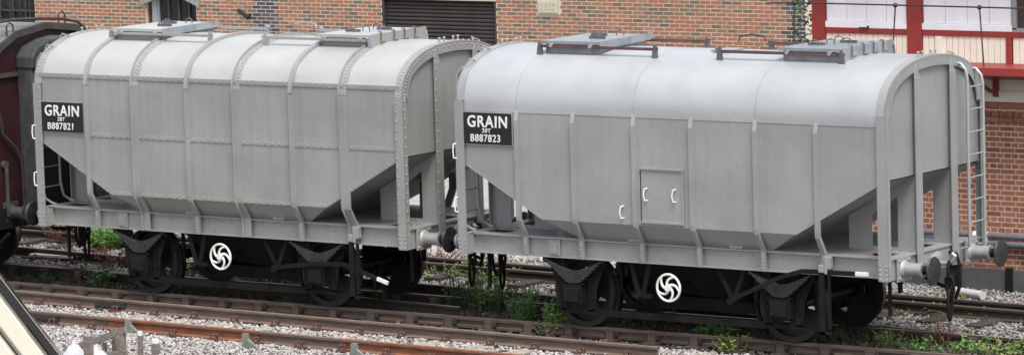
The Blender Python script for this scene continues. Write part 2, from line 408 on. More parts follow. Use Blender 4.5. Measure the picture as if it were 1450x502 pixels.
# ------------------------------------------------------------------ ballast stones
ico = None
def make_ico():
    t_ = (1+5**.5)/2
    v = np.array([(-1,t_,0),(1,t_,0),(-1,-t_,0),(1,-t_,0),(0,-1,t_),(0,1,t_),(0,-1,-t_),(0,1,-t_),(t_,0,-1),(t_,0,1),(-t_,0,-1),(-t_,0,1)], float)/1.9
    f = np.array([(0,11,5),(0,5,1),(0,1,7),(0,7,10),(0,10,11),(1,5,9),(5,11,4),(11,10,2),(10,7,6),(7,1,8),(3,9,4),(3,4,2),(3,2,6),(3,6,8),(3,8,9),(4,9,5),(2,4,11),(6,2,10),(8,6,7),(9,8,1)])
    return v, f
IV, IF = make_ico()
def stones(name, mat, n, xr, yf, z, smin, smax, label=None):
    x = rng.uniform(*xr, n); y = yf(x, rng.random(n))
    k = ~np.isnan(y); x, y = x[k], y[k]; n = len(x)
    s_ = rng.uniform(smin, smax, n)*rng.choice([1, 1, 1, 1.35], n)
    V = IV[None]*(1+rng.uniform(-.28, .28, (n, 12, 1)))*rng.uniform(.6, 1.15, (n, 1, 3))
    a = rng.uniform(0, 6.28, n); ca, sa = np.cos(a)[:, None], np.sin(a)[:, None]
    b_ = rng.uniform(-1, 1, n); cb, sb = np.cos(b_)[:, None], np.sin(b_)[:, None]
    X, Y, Z = V[..., 0], V[..., 1], V[..., 2]
    Y, Z = Y*cb-Z*sb, Y*sb+Z*cb
    X, Y = X*ca-Y*sa, X*sa+Y*ca
    P = np.stack([X, Y, Z*.8], -1)*s_[:, None, None]
    P += np.stack([x, y, z+rng.uniform(-.015, .018, n)+s_*.15], -1)[:, None, :]
    F = (IF[None]+12*np.arange(n)[:, None, None]).reshape(-1, 3)
    me = bpy.data.meshes.new(name); me.vertices.add(n*12); me.vertices.foreach_set('co', P.reshape(-1))
    me.loops.add(len(F)*3); me.loops.foreach_set('vertex_index', F.reshape(-1).astype(np.int32))
    me.polygons.add(len(F)); me.polygons.foreach_set('loop_start', np.arange(0, len(F)*3, 3, dtype=np.int32))
    me.update(); me.validate(); me.materials.append(M[mat])
    o_ = bpy.data.objects.new(name, me); C.objects.link(o_); o_['kind'] = 'stuff'
    if label: o_['label'] = label; o_['category'] = 'ballast'
    return o_
stones('ballast_stones', 'bal_front', 56000, (-13.5, 4.5), lambda x, r: -6.2+(5.15-.0375*(x+4)*0)*r+np.minimum(0, 0*x), -.178, .014, .027, 'clean pale broken stone around the foreground track')
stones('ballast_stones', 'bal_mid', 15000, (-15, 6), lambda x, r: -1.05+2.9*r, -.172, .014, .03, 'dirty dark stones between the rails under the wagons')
stones('ballast_stones', 'bal_rear', 56000, (-16, 6), lambda x, r: 1.0+4.6*r, -.178, .013, .026, 'grey and white stones behind the wagons up to the signal box')
stones('ballast_stones', 'bal_front', 5000, (-11, -4.2), lambda x, r: 5.2+1.2*r, -.175, .02, .036, 'bright white stones between the far rails and the green verge')

# ------------------------------------------------------------------ plants
def leafmesh(b, base, h, n_stem, spread, leaf, per=6, droop=.3):
    bx_, by_, bz_ = base
    for s_ in range(n_stem):
        a = random.uniform(0, 6.28); rr = spread*math.sqrt(random.random())
        x0, y0 = bx_+rr*.6*math.cos(a), by_+rr*.6*math.sin(a)
        hh = h*random.uniform(.5, 1.1); dx, dy = rr*.5*math.cos(a)+random.uniform(-.3, .3)*spread*.4, rr*.5*math.sin(a)
        top = Vector((x0+dx, y0+dy, bz_+hh)); bot = Vector((x0, y0, bz_))
        b.bar(bot, top, .006, .006)
        for k in range(per):
            t_ = random.uniform(.2, 1); p = bot.lerp(top, t_); an = random.uniform(0, 6.28)
            L_ = leaf*random.uniform(.6, 1.3); d = Vector((math.cos(an), math.sin(an), random.uniform(-.2, .7))).normalized()*L_
            sd_ = Vector((-math.sin(an), math.cos(an), random.uniform(-.4, .4))).normalized()*L_*.28
            b.add([p, p+d*.5+sd_, p+d, p+d*.5-sd_], [(0,1,2,3)])
def weed(px, py, h, spread, n, leaf, mat, label, zoff=-.165, group='weeds between the rails', name='weed', cat='weed', per=7):
    p = hit(px, py, 2, -.16); root = thing(name, label, cat, (p.x, p.y, zoff), group)
    b = MB(); leafmesh(b, (0, 0, 0), h, n, spread, leaf, per); b.build('foliage', mat, root)
    return root
weed(655, 438, .50, .28, 34, .06, 'leafB', 'thin dull green weed left of the two bright clumps between the wagons')
weed(690, 438, .52, .32, 60, .08, 'leafA', 'tall bright green weed under the buffer end of the right wagon')
weed(716, 440, .38, .25, 26, .06, 'leafB', 'dark green weed between two brighter weeds by the rail')
weed(738, 454, .46, .24, 44, .07, 'leafA', 'bright green weed just left of the right wagon front axle box')
weed(760, 442, .34, .35, 24, .05, 'leafB', 'straggling dull weed beside the right wagon left wheel')
weed(800, 470, .42, .30, 64, .075, 'leafA', 'dense bright green weed hiding the foot of the right wagon left wheel')
weed(778, 472, .20, .25, 24, .05, 'leafC', 'low yellowish weed against the near rail beside the left wheel')
weed(1012, 480, .20, .22, 22, .11, 'leafA', 'broad-leaved green plant on the near rail under the right wagon middle')
weed(1040, 496, .20, .30, 34, .06, 'leafC', 'yellow green weed at the bottom edge under the right wagon')
weed(1200, 478, .20, .55, 40, .05, 'leafB', 'low dark weed patch right of the front wheel')
weed(1232, 482, .18, .5, 34, .05, 'leafB', 'low dull weed patch under the right end of the wagon')
weed(1262, 490, .22, .3, 24, .05, 'leafC', 'thin yellowish weed below the near right buffer')
weed(1305, 496, .18, .3, 20, .05, 'leafA', 'fresh green weed left of the hanging coupling')
weed(1335, 490, .40, .12, 14, .04, 'stemR', 'dead red brown weed directly under the hanging coupling')
weed(1362, 500, .20, .35, 26, .06, 'leafA', 'fresh green weed right of the hanging coupling')
weed(1420, 504, .20, .4, 36, .07, 'leafC', 'leafy yellow green plant in the bottom right corner')
weed(1448, 500, .18, .3, 22, .06, 'leafA', 'green weed at the right picture edge by the near rail')
weed(145, 404, .24, .2, 24, .10, 'leafA', 'broad-leaved bright weed left of the left wagon wheel')
weed(80, 398, .16, .6, 40, .05, 'leafB', 'low dull grass tuft near the cream van pillar')
weed(540, 438, .55, .14, 14, .05, 'leafB', 'tall thin weed in front of the left wagon right wheel')
weed(380, 430, .14, .8, 40, .045, 'leafB', 'low mossy weeds along the near rail under the left wagon')
weed(440, 434, .12, .7, 30, .045, 'leafB', 'short weeds beside the left wagon brake wheel side')
weed(930, 460, .22, .3, 18, .05, 'leafB', 'sparse dark weed below the right wagon handwheel')
weed(620, 390, .18, .6, 40, .05, 'leafC', 'yellow green weeds on the stones behind the buffers')
weed(690, 392, .16, .6, 34, .05, 'leafC', 'pale weeds on the grey stones behind the brake hoses')
weed(610, 372, .22, .5, 30, .04, 'stemR', 'brown dead stalks beyond the buffers of the left wagon')
weed(345, 398, .22, .7, 60, .05, 'stemR', 'red brown dead weeds seen under the left wagon middle')
weed(400, 402, .2, .5, 50, .05, 'stemR', 'dead brown weeds left of the left wagon right axle box')
weed(175, 376, .30, .5, 70, .05, 'stemR', 'rusty brown weeds beside the left wagon left wheel')
weed(110, 366, .16, .7, 60, .05, 'stemR', 'low brown weeds behind the white board')
weed(270, 384, .22, .5, 60, .05, 'leafC', 'yellow green weeds seen between the left wagon wheels')
weed(1285, 442, .12, .5, 34, .04, 'leafC', 'low pale weeds on the stones beyond the near right buffer')
weed(1400, 446, .10, .7, 50, .035, 'leafC', 'mossy green weeds on the stones near the dark sleeper end')
weed(1352, 424, .08, .2, 14, .04, 'leafC', 'small pale weed on the rusty rails beyond the coupling')
weed(152, 352, .34, .32, 150, .06, 'leafA', 'round bright green bush seen beneath the left wagon', name='bush', cat='bush', group='bushes beyond the tracks')
weed(120, 340, .34, .7, 120, .06, 'stemR', 'reddish brown bush beyond the tracks left of the green bush', name='bush', cat='bush', group='bushes beyond the tracks')
weed(770, 352, .3, .9, 90, .05, 'leafC', 'pale green bush beyond the tracks behind the right wagon end', name='bush', cat='bush', group='bushes beyond the tracks')
# grass verge
b = MB()
for k in range(9000):
    x = random.uniform(-14, -2.5); y = random.uniform(5.9, 8.6); h = random.uniform(.06, .2)
    a = random.uniform(0, 3.14); dx, dy = .012*math.cos(a), .012*math.sin(a)
    b.add([(x-dx, y-dy, -.18), (x+dx, y+dy, -.18), (x+random.uniform(-.05, .05), y+random.uniform(-.05, .05), -.18+h)], [(0,1,2)])
b.build('grass', 'leafC', kind='stuff')
b = MB()
for k in range(5200):
    x = random.uniform(-14, 5); y = random.choice([random.gauss(-.55, .12), random.gauss(.2, .35), random.gauss(1.1, .3)]); h = random.uniform(.03, .11)
    a = random.uniform(0, 3.14); dx, dy = .006*math.cos(a), .006*math.sin(a)
    b.add([(x-dx, y-dy, -.18), (x+dx, y+dy, -.18), (x+random.uniform(-.04, .04), y+random.uniform(-.04, .04), -.17+h)], [(0,1,2)])
b.build('short_grass', 'leafB', kind='stuff')
M['dry'] = simple('dry straw', (.20, .16, .085), .8, 0, .4, 3)
b = MB()
for k in range(4200):
    x = random.uniform(-14, 5); y = random.choice([random.gauss(-.5, .15), random.gauss(.2, .4), random.gauss(1.3, .4), random.gauss(2.4, .5)]); h = random.uniform(.03, .13)
    a = random.uniform(0, 3.14); dx, dy = .005*math.cos(a), .005*math.sin(a)
    b.add([(x-dx, y-dy, -.18), (x+dx, y+dy, -.18), (x+random.uniform(-.07, .07), y+random.uniform(-.07, .07), -.17+h)], [(0,1,2)])
b.build('dry_grass', 'dry', kind='stuff')
# ivy strip between the buildings
tr = thing('shrub', 'tall green shrub in the gap between the brick building and the signal box', 'shrub', (-7.15, 15.0, -.19))
b = MB(); b.tube([(0,0,0),(.05,.02,1.5),(0,0,3.2)], .06, 7, .02); b.build('trunk', 'bark', tr)
b = MB()
for k in range(2600):
    a = random.uniform(0, 6.28); rr = .75*math.sqrt(random.random()); z_ = random.uniform(.4, 4.2); p = Vector((rr*math.cos(a), rr*math.sin(a), z_))
    an = random.uniform(0, 6.28); d = Vector((math.cos(an), math.sin(an), random.uniform(-.6, .6))).normalized()*random.uniform(.05, .13); s_ = d.orthogonal().normalized()*d.length*.35
    b.add([p, p+d*.5+s_, p+d, p+d*.5-s_], [(0,1,2,3)])
b.build('crown', 'leafB', tr)

# ------------------------------------------------------------------ loose things on the ground
p0 = hit(60, 364, 2, -.1); p1 = hit(95, 360, 2, -.1)
b = MB(); b.bx(-.42, .42, -.24, .24, -.02, .02); o_ = b.build('white_board', 'white', bevel=.004); o_.location = ((p0.x+p1.x)/2, (p0.y+p1.y)/2+.12, -.09); o_.rotation_euler = (0, 0, .06)
tag(o_, 'flat white board lying on the stones beside the maroon coach wheels', 'board')
a_, c_ = hit(1352, 411, 2, -.1), hit(1392, 418, 2, -.1)
b = MB(); b.tube([a_, c_], .06, 14); o_ = b.build('plastic_pipe', 'pvc', smooth=True); tag(o_, 'short whitish plastic pipe lying on the ground by the dark plinth', 'pipe')

# ------------------------------------------------------------------ timber frame and sacks, bottom left
tfz = thing('timber_frame', 'weathered grey timber frame with a sloping top rail, in the bottom left foreground', 'timber frame', (0,0,0))
def PQ(px, py, Y=-5.0): return hit(px, py, 1, Y)
for (a, c, w_, h_) in (((92, 497), (178, 466), .05, .085), ((120, 503), (180, 499), .05, .07)):
    b = MB(); b.bar(PQ(*a), PQ(*c), w_, h_); b.build('rail', 'wood', tfz, bevel=.004)
for px, y0 in ((173, 467), (163, 476)):
    t0 = PQ(px, y0, -5.0 if px == 173 else -4.86); b = MB(); b.bx(t0.x-.035, t0.x+.035, t0.y-.035, t0.y+.035, -.25, t0.z); b.build('post', 'wood', tfz, bevel=.004)
t0 = PQ(148, 484, -4.95); b = MB(); b.bx(t0.x-.02, t0.x+.02, t0.y-.03, t0.y+.03, -.22, t0.z); b.build('post', 'wood', tfz)
for px, y0, lb in ((198, 468, 'slim grey timber stake with a white top right of the timber frame'), (220, 479, 'stouter grey stake with a rust patch, rightmost of the stakes by the timber frame')):
    t0 = PQ(px, y0); b = MB(); w_ = .028 if px == 198 else .042
    th = thing('stake', lb, 'stake', (t0.x, t0.y, -.19), 'timber stakes in the foreground')
    b.bx(-w_, w_, -w_, w_, -.02, t0.z+.13); b.build('post', 'wood', th, bevel=.004)
    b = MB(); b.bx(-w_*.8, w_*.8, -w_*.8, w_*.8, t0.z+.13, t0.z+.19); b.build('cap', 'white', th, bevel=.004)
def sack(px, py, wx, wy, h_, lb):
    t0 = PQ(px, py, -5.4); b = MB(); n = 9; V = []
    zb = -.19
    for j in range(n):
        for i in range(n):
            u_, v_ = i/(n-1)*2-1, j/(n-1)*2-1
            e = 1-max(abs(u_), abs(v_))*.9
            V.append((t0.x+wx*u_, t0.y+wy*v_, zb+(t0.z-zb)*e+random.uniform(-.015, .0135)*e))
    b.add(V, [(j*n+i, j*n+i+1, (j+1)*n+i+1, (j+1)*n+i) for j in range(n-1) for i in range(n-1)])
    b.add([V[0], V[n-1], V[n*n-1], V[n*n-n]], [(3,2,1,0)])
    tag(b.build('sack', 'bag', smooth=True), lb, 'sack', 'white woven sacks in the foreground')
sack(104, 480, .16, .2, .3, 'white woven sack leaning left of the timber frame top rail')
sack(136, 488, .22, .2, .2, 'white woven sack lying behind the lower timber rail')
sack(226, 500, .30, .2, .1, 'flat white woven sack right of the timber stakes at the bottom edge')
t0 = PQ(143, 482, -5.6); b = MB(); b.bx(t0.x-.22-.06, t0.x-.16, t0.y-.03, t0.y+.03, -.2, t0.z+.05); tag(b.build('stake', 'wood'), 'short brown timber stake standing in front of the left white sack', 'stake', 'timber stakes in the foreground')

# ------------------------------------------------------------------ hopper wagons
HL, HW = 3.30, 1.22            # half length, half width of the body
SOL = 1.03                     # solebar web
KN = [(0, 3.645), (.4, 3.622), (.69, 3.56), (.9, 3.475), (1.03, 3.39), (1.13, 3.28), (1.195, 3.14), (1.22, 3.0)]
def roofpath(zc, sub=3):
    """near cant (y negative) over the top to the far cant"""
    half = [(-y, z) for y, z in KN[::-1]]
    if zc < 2.99: half = [(-HW, zc)]+half
    elif zc > 3.01: half = [(-1.208, 3.10)]+half[2:]
    full = half+[(-y, z) for y, z in half[-2::-1]]
    out = []
    n = len(full)
    for i in range(n-1):
        p0, p1, p2, p3 = full[max(i-1, 0)], full[i], full[i+1], full[min(i+2, n-1)]
        for k in range(sub):
            t_ = k/sub
            out.append(tuple(.5*((2*p1[c])+(-p0[c]+p2[c])*t_+(2*p0[c]-5*p1[c]+4*p2[c]-p3[c])*t_*t_+(-p0[c]+3*p1[c]-3*p2[c]+p3[c])*t_**3) for c in (0, 1)))
    out.append(full[-1]); return out
def mirror_y(b):
    c = MB(); c.v = [(x, -y, z) for x, y, z in b.v]; c.f = list(b.f); return c
SX = [-2.32, -1.42, -.465, .42, 1.39, 2.29]
FONT = None
def text(body, w_, h_, x, z, y, parent, name='lettering'):
    cu_ = bpy.data.curves.new(name, 'FONT'); cu_.body = body; cu_.size = 1; cu_.extrude = .004; cu_.offset = .018 if body == 'GRAIN' else .008; cu_.space_character = 1.15
    t_ = bpy.data.objects.new('tmp', cu_); C.objects.link(t_)
    dg = bpy.context.evaluated_depsgraph_get(); me = bpy.data.meshes.new_from_object(t_.evaluated_get(dg)); bpy.data.objects.remove(t_)
    xs = [v.co.x for v in me.vertices]; ys = [v.co.y for v in me.vertices]
    sx = w_/(max(xs)-min(xs)); sy = h_/(max(ys)-min(ys))
    for v in me.vertices: v.co = Vector(((v.co.x-min(xs))*sx+x, y-(v.co.z+.004), (v.co.y-min(ys))*sy+z))
    me.materials.append(M['white']); o_ = bpy.data.objects.new(name, me); C.objects.link(o_); o_.parent = parent
    return o_

# parts shared by both wagons ------------------------------------------------
def leaf_spring(b, cx, y):
    for k in range(7):
        hl = .46-.055*k; pts = []
        for j in range(9):
            t_ = -1+2*j/8; xx = hl*t_; zz = .765-.024*k+.155*(abs(xx)/.46)**1.4
            pts.append((cx+xx, y, zz))
        for a, c in zip(pts[:-1], pts[1:]): b.bar(a, c, .085, .017)
def wheelset(par, cx, spin):
    ws = thing('wheelset', '', '', (0,0,0)); del ws['label']; del ws['category']; ws.parent = par; ws.location = (cx, 0, .475)
    a = MB(); a.lathe([(.05, -.98), (.05, -.8), (.075, -.79), (.075, .79), (.05, .8), (.05, .98)], (0,0,0), (0,1,0), 14); a.build('axle', 'tyre', ws, smooth=True)
    for sy in (-1, 1):
        t_ = MB(); n = 56
        # tyre as a ring: profile (radius, y)
        pr = [(.40, .80), (.475, .80), (.478, .70), (.505, .69), (.505, .668), (.40, .664)]
        V = []; F = []
        for k in range(n):
            an = 2*math.pi*k/n
            V += [(r_*math.cos(an), sy*y_, r_*math.sin(an)) for r_, y_ in pr]
        q = len(pr)
        for k in range(n):
            for j in range(q): F.append((k*q+j, k*q+(j+1) % q, ((k+1) % n)*q+(j+1) % q, ((k+1) % n)*q+j))
        t_.add(V, F); ob = t_.build('tyre', 'tyre', ws, smooth=True)
        ob.data.materials.append(M['tread'])
        for p in ob.data.polygons:
            rr = math.hypot(p.center.x, p.center.z)
            if .470 < rr < .5 and abs(p.center.y) > .7: p.material_index = 1
        # disc with three lightening holes
        d = MB(); nh = 3; seg = 18
        # rings with gaps: inner hub disc, outer ring, and webs between the holes
        def ring(r0, r1, a0, a1, k_):
            V = []; F = []
            for i in range(k_+1):
                an = a0+(a1-a0)*i/k_
                for r_ in (r0, r1):
                    for y_ in (.70, .725): V.append((r_*math.cos(an), sy*y_, r_*math.sin(an)))
            for i in range(k_):
                o_ = i*4
                F += [(o_, o_+2, o_+6, o_+4), (o_+1, o_+5, o_+7, o_+3), (o_, o_+4, o_+5, o_+1), (o_+2, o_+3, o_+7, o_+6)]
            d.add(V, F)
        ring(.0, .20, 0, 2*math.pi, 30); ring(.31, .41, 0, 2*math.pi, 40)
        for k in range(nh):
            c0_ = spin+k*2*math.pi/nh; ring(.20, .31, c0_+.22, c0_+2*math.pi/nh-.22, 12)
        d.lathe([(.10, .70), (.10, .80), (.06, .80)] if sy > 0 else [(.10, -.70), (.10, -.80), (.06, -.80)], (0,0,0), (0,1,0), 16)
        d.build('disc', 'tyre', ws, smooth=True)
    return ws
def buffer(par, x, sy, face, ram=.30):
    s = 1 if x > 0 else -1
    bf = bpy.data.objects.new('buffer', None); C.objects.link(bf); bf.parent = par; bf.location = (x, sy*.868, 1.054)
    b = MB(); b.bx(*(sorted((0, s*.025))), -.155, .155, -.15, .15)
    b.lathe([(.135, 0), (.10, .05), (.086, .06), (.080, .27), (.10, .275), (.10, .305)], (0, 0, 0), (s, 0, 0), 20)
    for k in range(4):
        an = math.pi/4+k*math.pi/2
        None
    for yy in (-.12, .12):
        for zz in (-.11, .11): b.lathe([(.018, 0), (.018, .02)], (s*.025, yy, zz), (s, 0, 0), 6)
    b.build('housing', face[0], bf, smooth=True)
    b = MB(); b.lathe([(.058, .25), (.058, .43)], (0,0,0), (s, 0, 0), 16); b.build('ram', 'black', bf, smooth=True)
    b = MB(); b.lathe([(.06, .405), (.17, .432), (.178, .445), (.172, .455), (.10, .463), (.0, .465)], (0,0,0), (s,0,0), 32)
    b.build('head', face[1], bf, smooth=True)
def link(b, c, hz, wx, r, axis=1):
    """an oval chain link in the vertical plane"""
    pts = []
    for k in range(16):
        a = 2*math.pi*k/16
        u_, v_ = wx*math.cos(a), hz*math.sin(a)
        pts.append((c[0], c[1]+u_, c[2]+v_) if axis == 1 else (c[0]+u_, c[1], c[2]+v_))
    b.tube(pts, r, 6, closed=True)

def wagon(x0, riveted, label, number, zc, plate_z, lever):
    pm, rm = ('silver_l', 'roof_l') if riveted else ('silver_r', 'silver_r_skylit')
    W = thing('hopper_wagon', label, 'railway wagon', (x0, 0, 0), 'grain hopper wagons')
    B = lambda bb, n, mt=pm, p=W, **k: bb.build(n, mt, p, **k)
    xe = HL-.04
    cuts = [-xe]+SX+[xe]
    def zb(x):                        # lower edge of the flat side at x
        return max(1.46, 1.46+(abs(x)-1.945)*.549)
    riv = MB()
    # side panels
    rows = [(zc, 2.27), (2.262, None)] if riveted else [(zc, None)]
    for sy in (-1, 1):
        for (a, c) in (zip(cuts[:-1], cuts[1:]) if riveted else [(-xe, -2.32), (-2.32, -.465), (-.465, 1.39), (1.39, xe)]):
            for (zt, zl) in rows:
                g = .003 if riveted else 0
                a1, c1 = a+g, c-g
                if zl is not None: poly = [(a1, zt), (a1, zl), (c1, zl), (c1, zt)]
                else:
                    poly = [(a1, zt), (a1, zb(a1))]
                    for xk in (-1.945, 1.945):
                        if a1 < xk < c1: poly.append((xk, 1.46))
                    poly += [(c1, zb(c1)), (c1, zt)]
                yy = sorted((sy*HW, sy*(HW-.012)))
                b = MB()
                b.prism(poly, 1, *yy); B(b, 'side_panel')
        # lower inward sloping side
        b = MB(); P = [(-1.945, sy*HW, 1.46), (1.945, sy*HW, 1.46), (1.02, sy*.83, .95), (-1.02, sy*.83, .95)]
        b.add(P+[(x, y-sy*.012, z) for x, y, z in P], [(0,1,2,3),(7,6,5,4),(0,4,5,1),(1,5,6,2),(2,6,7,3),(3,7,4,0)]); B(b, 'lower_side')
        b = MB()                       # lip where the slope begins
        if riveted: b.bx(-1.93, 1.93, *sorted((sy*(HW-.002), sy*(HW+.008))), 1.445, 1.495); B(b, 'seam_strip')
        if riveted:
            for zz, r_ in ((zc+.025, .0135), (2.29, .0135), (1.468, .0135)):
                x = -3.1
                while x < 3.12:
                    if zz > 1.5 or abs(x) < 1.93: riv.dome((x, sy*(HW+(.012 if zz > 3 else .009)), zz), (0, sy, 0), r_)
                    x += .125
            b = MB(); b.bx(-3.17, 3.17, *sorted((sy*HW, sy*(HW+.009))), 2.262, 2.318); B(b, 'seam_strip')
            for k in range(18):
                for s2 in (-1, 1): x = s2*(3.1-.075*k); riv.dome((x, sy*HW, zb(x)+.025), (0, sy, 0), .0125)
        # flange along the raking edge
        for s2 in (-1, 1):
            b = MB(); b.bar((s2*xe, sy*(HW-.02), zb(xe)), (s2*1.945, sy*(HW-.02), 1.455), .045, .008); B(b, 'edge_flange')
    # roof panels
    path = roofpath(zc)
    rc = cuts if riveted else [-xe, -2.32, -.465, 1.39, xe]
    for a, c in zip(rc[:-1], rc[1:]):
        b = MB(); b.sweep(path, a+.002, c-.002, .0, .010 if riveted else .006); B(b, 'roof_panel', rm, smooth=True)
    if riveted:
        b = MB()
        for sy in (-1, 1): b.bx(-xe, xe, *sorted((sy*(HW-.01), sy*(HW+.012))), zc-.006, zc+.052)
        B(b, 'cant_strip')
    # stanchions
    for i, x in enumerate(SX):
        wide = riveted and i in (1, 3, 5)
        w2 = (.062 if wide else .032) if riveted else .030
        d1 = .05 if riveted else .052
        for sy in (-1, 1):
            if riveted:
                low = [(-1.07, .945), (-1.07, 1.215), (-HW+.002, 1.455), (-HW, 1.5), (-HW, 2.2), (-HW, 2.998)]
                b = MB(); b.sweep(low, x-w2, x+w2, -.006, .022 if wide else d1)
                if wide: b.sweep(low, x-w2, x-w2+.018, .0, .06)
            else:
                low = [(-1.07, .945), (-1.07, 1.215), (-HW+.002, 1.455), (-HW, 1.5), (-HW, 2.6), (-HW, 2.76)]
                b = MB(); b.sweep(low, x-w2, x+w2, -.006, .045)
                b.prism([(-HW-.045, 2.76), (-HW-.006, 2.90), (-HW+.004, 2.90), (-HW+.004, 2.76)], 0, x-w2, x+w2)
            if sy > 0: b = mirror_y(b)
            B(b, 'stanchion')
            for zz in (.985, 1.03, 1.075, 1.12): riv.dome((x, sy*(1.07+(d1 if not wide else .012)), zz), (0, sy, 0), .0125)
            if wide:
                z_ = 1.56
                while z_ < 3.1: riv.dome((x+.025, sy*(HW+.012), z_), (0, sy, 0), .0135); z_ += .115
        if riveted:
            rp = roofpath(3.0)
            b = MB(); b.sweep(rp, x-w2, x+w2, .0, .022 if wide else .055)
            if wide: b.sweep(rp, x-w2, x-w2+.018, .0, .06)
            B(b, 'roof_hoop', 'silver_l', smooth=True)
            if wide:
                for q in range(1, len(rp)-1):
                    p_, n_ = rp[q], rp[q+1]; t_ = Vector((n_[0]-p_[0], n_[1]-p_[1])).normalized()
                    riv.dome((x+.025, p_[0]-t_.y*.022, p_[1]+t_.x*.022), (0, -t_.y, t_.x), .0135)
        else:
            pass
    # ends
    for s in (-1, 1):
        X = lambda v: s*v
        rp = roofpath(3.0)
        b = MB(); b.sweep(rp, *sorted((X(3.17), X(3.305))), .0, .022); B(b, 'end_arch', smooth=True)
        b = MB(); b.sweep(rp, *sorted((X(3.288), X(3.302))), -.115, .022); B(b, 'arch_flange', smooth=True)
        # end sheet down to the slope
        poly = [(-HW+.01, 2.18)]+[(y*.99, z-.012) for y, z in rp]+[(HW-.01, 2.18)]
        b = MB(); b.prism(poly, 0, *sorted((X(3.24), X(3.255)))); B(b, 'end_panel')
        if riveted:
            for q in range(0, len(rp)-1, 1):
                p_, n_ = rp[q], rp[q+1]; t_ = Vector((n_[0]-p_[0], n_[1]-p_[1])).normalized(); nr = Vector((-t_.y, t_.x))
                if q % 1 == 0:
                    riv.dome((X(3.302), p_[0]-nr.x*.03, p_[1]-nr.y*.03), (s, 0, 0), .0135)
                    riv.dome((X(3.24), p_[0]+nr.x*.022, p_[1]+nr.y*.022), (0, nr.x, nr.y), .0135)
        # slope sheet under the overhang
        b = MB(); cs = [(3.255, 2.18, HW-.014), (1.945, 1.46, HW-.014), (1.02, .95, .815)]; V = []
        for (xx_, zz_, ww_) in cs: V += [(X(xx_), -ww_, zz_), (X(xx_), ww_, zz_), (X(xx_), ww_, zz_+.012), (X(xx_), -ww_, zz_+.012)]
        b.add(V, [(0,1,2,3), (8,9,10,11)]+[(i_*4+k_, i_*4+(k_+1) % 4, i_*4+4+(k_+1) % 4, i_*4+4+k_) for i_ in (0, 1) for k_ in range(4)]); B(b, 'slope_sheet')
        for sy in (-1, 1):
            # corner post: an angle
            b = MB(); b.bx(*sorted((X(3.175), X(3.312))), *sorted((sy*1.245, sy*1.262)), .935, 3.0)
            b.bx(*sorted((X(3.300), X(3.312))), *sorted((sy*1.17, sy*1.25)), .935, 3.0); B(b, 'corner_post')
            if riveted:
                z_ = 1.3
                while z_ < 3.0:
                    riv.dome((X(3.20), sy*1.262, z_), (0, sy, 0), .0135); riv.dome((X(3.312), sy*1.215, z_+.03), (s, 0, 0), .0135); z_ += .125
            for zz in (.965, 1.02, 1.075, 1.13):
                riv.dome((X(3.20), sy*1.262, zz), (0, sy, 0), .0135); riv.dome((X(3.29), sy*1.262, zz), (0, sy, 0), .0135)
            # intermediate end post with its web and gusset plate
            ye = sy*.45
            b = MB(); b.bx(*sorted((X(3.31), X(3.325))), ye-.075, ye+.075, 1.05, 3.42)
            b.bx(*sorted((X(3.257), X(3.31))), ye+.0, ye+.015, 1.05, 3.42)
            b.add([(X(3.31), ye-.075, 3.42), (X(3.31), ye+.075, 3.42), (X(3.28), ye+.0, 3.585), (X(3.31), ye+.0, 3.585)], [(0,1,3),(0,3,2),(1,2,3)])
            B(b, 'end_post')
            if riveted:
                z_ = 1.35
                while z_ < 3.4: riv.dome((X(3.325), ye-.045, z_), (s, 0, 0), .0135); z_ += .14
            g = MB(); zz = lambda x: .95+(x-1.02)*.5504-.01
            y0, y1 = ye-.006, ye+.006
            # plate with an opening: top strip, two uprights and a foot
            def q4(pts): g.prism([(X(a), c) for a, c in pts], 1, y0, y1)
            q4([(2.28, 1.21), (2.28, zz(2.28)), (2.62, zz(2.62)), (2.62, 1.21)])
            q4([(2.62, zz(2.62)-.17), (2.62, zz(2.62)), (3.0, zz(3.0)), (3.0, zz(3.0)-.12)])
            q4([(3.0, 1.21), (3.0, zz(3.0)), (3.25, zz(3.25)), (3.25, 1.21)])
            q4([(2.62, 1.21), (2.62, 1.255), (3.0, 1.255), (3.0, 1.21)])
            B(g, 'gusset_plate')
            for k in range(7): riv.dome((X(2.34+.14*k), ye-.006, 1.232), (0, -1, 0), .0135)
        # deck with slots
        b = MB()
        for (a, c, y0, y1) in ((1.2, 3.25, -1.05, -.93), (1.2, 3.25, .93, 1.05), (1.2, 2.75, -.93, .93), (3.12, 3.25, -.93, .93), (2.75, 3.12, -.62, -.30), (2.75, 3.12, .30, .62)):
            b.bx(*sorted((X(a), X(c))), y0, y1, 1.197, 1.21)
        B(b, 'deck_plate')
        b = MB(); b.bx(*sorted((X(3.20), X(3.275))), -1.21, 1.21, .93, 1.205); b.bx(*sorted((X(3.20), X(3.30))), -1.17, 1.17, 1.193, 1.212)
        for yy in (-.22, .22): b.bx(*sorted((X(3.275), X(3.29))), yy-.12, yy+.12, .97, 1.16)
        for yy in [k*.14-.56 for k in range(9)]: riv.dome((X(3.275), yy, 1.165), (s, 0, 0), .012)
        B(b, 'headstock')
        # under-headstock edge and coupling
        b = MB(); b.lathe([(.15, 0), (.15, .03), (.10, .05), (.05, .055)], (X(3.275), 0, 1.02), (s, 0, 0), 16)
        b.tube([(X(3.3), 0, 1.02), (X(3.48), 0, 1.02), (X(3.54), 0, 1.06), (X(3.56), 0, 1.12), (X(3.52), 0, 1.15)], .028, 8); B(b, 'drawhook', smooth=True)
        cp = MB(); xh = X(3.49)
        link(cp, (xh, -.02, .93), .12, .045, .022); link(cp, (xh+.01, -.03, .73), .13, .05, .022, 0); link(cp, (xh, -.03, .49), .19, .05, .022)
        cp.tube([(xh-.05, -.03, .84), (xh-.07, .02, .66), (xh-.03, .10, .80), (xh, .13, .92)], .024, 6)
